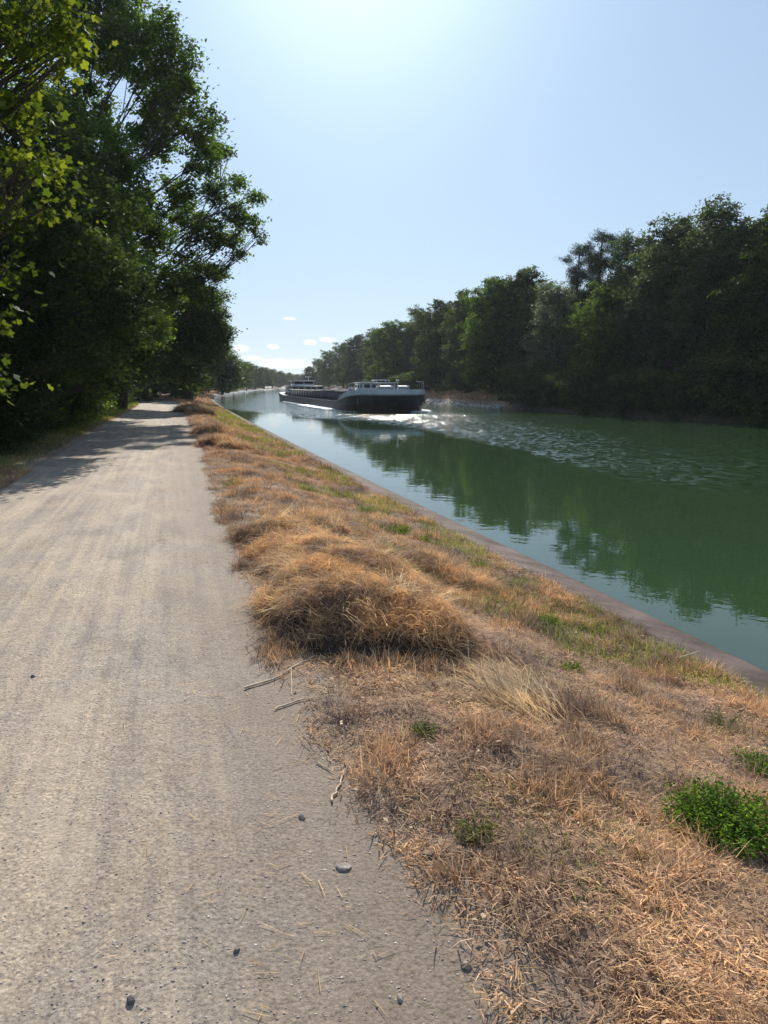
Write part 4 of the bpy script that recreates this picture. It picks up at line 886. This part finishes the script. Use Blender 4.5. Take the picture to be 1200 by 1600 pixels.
for sy in (1, -1): mc.box((28, sy * 2.62, 1.16), (34, .06, .78)); mc.box((28, sy * 2.68, 1.57), (34.1, .2, .06))
for xx in (11, 45): mc.box((xx, 0, 1.16), (.06, 5.2, .78)); mc.box((xx, 0, 1.57), (.2, 5.4, .06))
for i in range(17):
    for sy in (1, -1): mc.box((12 + i * 2, sy * 2.68, 1.14), (.07, .12, .7))
link('coaming', mc.mesh('coaming', B_GREY), barge)
for i in range(8):
    mh = MB(); xx = 13.2 + i * 4.25; mh.box((xx, 0, 1.53), (4.1, 5.1, .06), bevel=.02)
    for q in (-1.6, 0, 1.6): mh.box((xx + q, 0, 1.58), (.08, 5.1, .06))
    link('hatch_cover', mh.mesh('hatch_cover', B_GREY), barge)
md = MB(); md.box((5.6, 0, 1.5), (6.6, 4.5, .95), bevel=.05); md.box((5.6, 0, 2.0), (7.0, 4.8, .07), bevel=.02); dh = link('deckhouse', md.mesh('deckhouse', B_STEEL), barge)
for i in range(5):
    mw = MB()
    mw.box((8.91, -1.7 + i * .85, 1.68), (.03, .55, .3)); link('window', mw.mesh('window', B_GLASS), dh)
for i in range(5):
    for sy in (1, -1):
        mw = MB(); mw.box((3.2 + i * 1.2, sy * 2.26, 1.66), (.7, .03, .3)); link('window', mw.mesh('window', B_GLASS), dh)
mwh = MB(); mwh.box((4.2, 0, 2.15), (2.6, 2.9, .3), bevel=.03)
for sx, sy in ((3, 1.38), (3, -1.38), (5.4, 1.38), (5.4, -1.38), (5.4, 0), (3, 0)): mwh.box((sx, sy, 2.42), (.09, .09, .5))
mwh.box((4.2, 0, 2.70), (3.1, 3.3, .08), bevel=.02); wh = link('wheelhouse', mwh.mesh('wheelhouse', B_WHITE), barge)
mw = MB(); mw.box((4.2, 0, 2.48), (2.35, 2.7, .36)); link('glazing', mw.mesh('glazing', B_GLASS), wh)
mm = MB(); mm.tube([(3.6, .9, 2.7), (3.6, .9, 3.3)], .03, 6); mm.box((3.6, .9, 3.3), (.08, .9, .07)); mm.tube([(1.0, 0, 1.2), (.3, 0, 2.6)], .025, 6); link('mast', mm.mesh('mast', B_WHITE), barge)
# fore cabin, winches, rails
mf = MB(); mf.box((LB - 7.6, -.1, 1.86), (3.2, 2.9, .95), bevel=.06); mf.box((LB - 7.6, -.1, 2.34), (3.5, 3.1, .06), bevel=.02); fc = link('fore_cabin', mf.mesh('fore_cabin', B_WHITE), barge)
for i in range(4):
    mw = MB(); mw.box((LB - 5.99, -1.15 + i * .7, 2.08), (.03, .5, .28)); link('window', mw.mesh('window', B_GLASS), fc)
for i in range(3):
    for sy in (1.36, -1.56):
        mw = MB(); mw.box((LB - 8.6 + i, sy, 2.08), (.6, .03, .26)); link('window', mw.mesh('window', B_GLASS), fc)
mp_ = MB(); mp_.box((LB - 7, .3, 2.58), (1.5, 1.3, .05), bevel=.015)
for sx, sy in ((-.6, -.5), (.6, -.5), (-.6, .6), (.6, .6)): mp_.tube([(LB - 7 + sx, .3 + sy, 2.3), (LB - 7 + sx, .3 + sy, 2.57)], .025, 5)
link('roof_rack', mp_.mesh('roof_rack', B_WHITE), barge)
mwi = MB(); mwi.box((LB - 3.3, .5, 1.62), (1.2, .5, .3), bevel=.04); mwi.tube([(LB - 3.3, -.7, 1.85), (LB - 3.3, .2, 1.85)], .26, 12); mwi.tube([(LB - 3.3, .8, 1.85), (LB - 3.3, 1.6, 1.85)], .26, 12)
for q in (-.9, .35, 1.7): mwi.box((LB - 3.3, q, 1.8), (.7, .1, .6), bevel=.03)
link('anchor_winch', mwi.mesh('anchor_winch', B_STEEL), barge)
for xx, sy in ((LB - 10.5, 2.6), (LB - 10.5, -2.6), (LB - 3.8, 2.3), (LB - 3.8, -2.3), (9.8, 2.8), (9.8, -2.8), (1.6, 1.6), (1.6, -1.6)):
    mo = MB(); z = sheer(xx)
    for q in (-.2, .2): mo.tube([(xx + q, sy, z - .05), (xx + q, sy, z + .42)], .1, 10); mo.tube([(xx + q, sy, z + .42), (xx + q, sy, z + .46)], .13, 10)
    mo.box((xx, sy, z), (.8, .3, .05)); link('bollard', mo.mesh('bollard', B_STEEL), barge)
ml = MB()
for sy in (1, -1):
    pts_ = [(x, sy * (halfb(x, 1) - .12), sheer(x) + .98) for x in xs if LB - 4.5 < x < LB - .4]
    ml.tube(pts_, .02, 5)
    for p_ in pts_[::2]: ml.tube([p_, (p_[0], p_[1], p_[2] - .6)], .018, 5)
link('railing', ml.mesh('railing', B_STEEL), barge)
mq = MB()
for i, xx in enumerate(np.linspace(LB - 12.5, LB - 10, 5)):
    mq.box((xx, -1.2 + i * .55, 1.55 + .1 * (i % 2)), (.5, .45, .7 + .2 * (i % 2)), bevel=.04); mq.tube([(xx, -1.2 + i * .55, 1.9), (xx, -1.2 + i * .55, 2.15 + .1 * (i % 3))], .04, 6)
link('deck_gear', mq.mesh('deck_gear', B_STEEL), barge)
ma = MB(); ma.tube([(LB - .3, 0, 1.6), (LB - .3, 0, 2.5)], .03, 6); ma.box((LB - .3, 0, 2.5), (.2, .2, .15), bevel=.03); link('bow_light', ma.mesh('bow_light', B_WHITE), barge)
for sy in (1, -1):
    ma = MB(); z = 1.15; b_ = halfb(LB - 2.2, .93) + .03
    ma.tube([(LB - 2.2, sy * b_, z), (LB - 2.1, sy * (b_ + .02), z - .45)], .06, 6); ma.tube([(LB - 2.55, sy * (b_), z - .25), (LB - 2.1, sy * (b_ + .04), z - .5), (LB - 1.7, sy * (b_ - .25), z - .25)], .05, 6); link('anchor', ma.mesh('anchor', B_DECK), barge)
# foam of the bow wave: low lumpy sheets on the water
m, n, l, out = newmat('foam'); b = n.new('ShaderNodeBsdfPrincipled'); b.inputs['Base Color'].default_value = (.75, .8, .82, 1); b.inputs['Roughness'].default_value = .6; l.new(b.outputs[0], out.inputs[0]); M_FOAM = m
aw = ax / LB; pw_ = np.array([-aw[1], aw[0]])           # forward and port
def foam(along0, along1, side, w0, w1, n_, rng):
    a = rng.uniform(along0, along1, n_); f = (a - along0) / (along1 - along0); o_ = np.array([halfb(min(q, LB - 1.6), .45) for q in a]) + rng.uniform(0, 1, n_) ** 1.5 * (w0 + (w1 - w0) * f) + .05
    xy = stern + a[:, None] * aw + (side * o_)[:, None] * pw_; return xy, np.exp(-((o_ - halfb(LB / 2, 1)) / 1.0) ** 2)
rng = np.random.default_rng(2); XY = []; SS = []
for (a0, a1, sd, w0, w1, n_, h) in ((LB - 24, LB - 9, -1, 1.3, .9, 2600, .2), (LB - 44, LB - 22, -1, .5, .9, 700, .08), (LB - 12, LB - 3, -1, .3, .3, 260, .05), (LB - 3.4, LB - 1.4, 1, .9, 1.4, 420, .17), (LB - 10, LB - 3, 1, .9, .9, 600, .1)):
    xy, _ = foam(a0, a1, sd, w0, w1, n_, rng); XY.append(xy); SS.append(rng.uniform(.4, 1, n_) * h)
XY = np.concatenate(XY); SS = np.concatenate(SS)
V, F = pebbles(np.column_stack([XY, np.full(len(XY), WATER + .01)]), SS, rng)
tag(link('bow_wave_foam', mesh_np('bow_wave_foam', V, F, M_FOAM, smooth=True)), 'white foam of the bow wave along the barge', 'foam', kind='stuff')

# ---------------------------------------------------------------- haze
HAZE = .00018
if HAZE:
    mb = MB(); mb.box((0, 270, 11.25), (2300, 900, 30.5))
    m, n, l, out = newmat('haze'); pv = n.new('ShaderNodeVolumePrincipled'); pv.inputs['Color'].default_value = (.82, .90, 1, 1); pv.inputs['Density'].default_value = HAZE; pv.inputs['Anisotropy'].default_value = .3
    l.new(pv.outputs[0], out.inputs['Volume']); tag(link('haze', mb.mesh('haze', m)), 'thin bluish summer haze over the canal', kind='stuff')
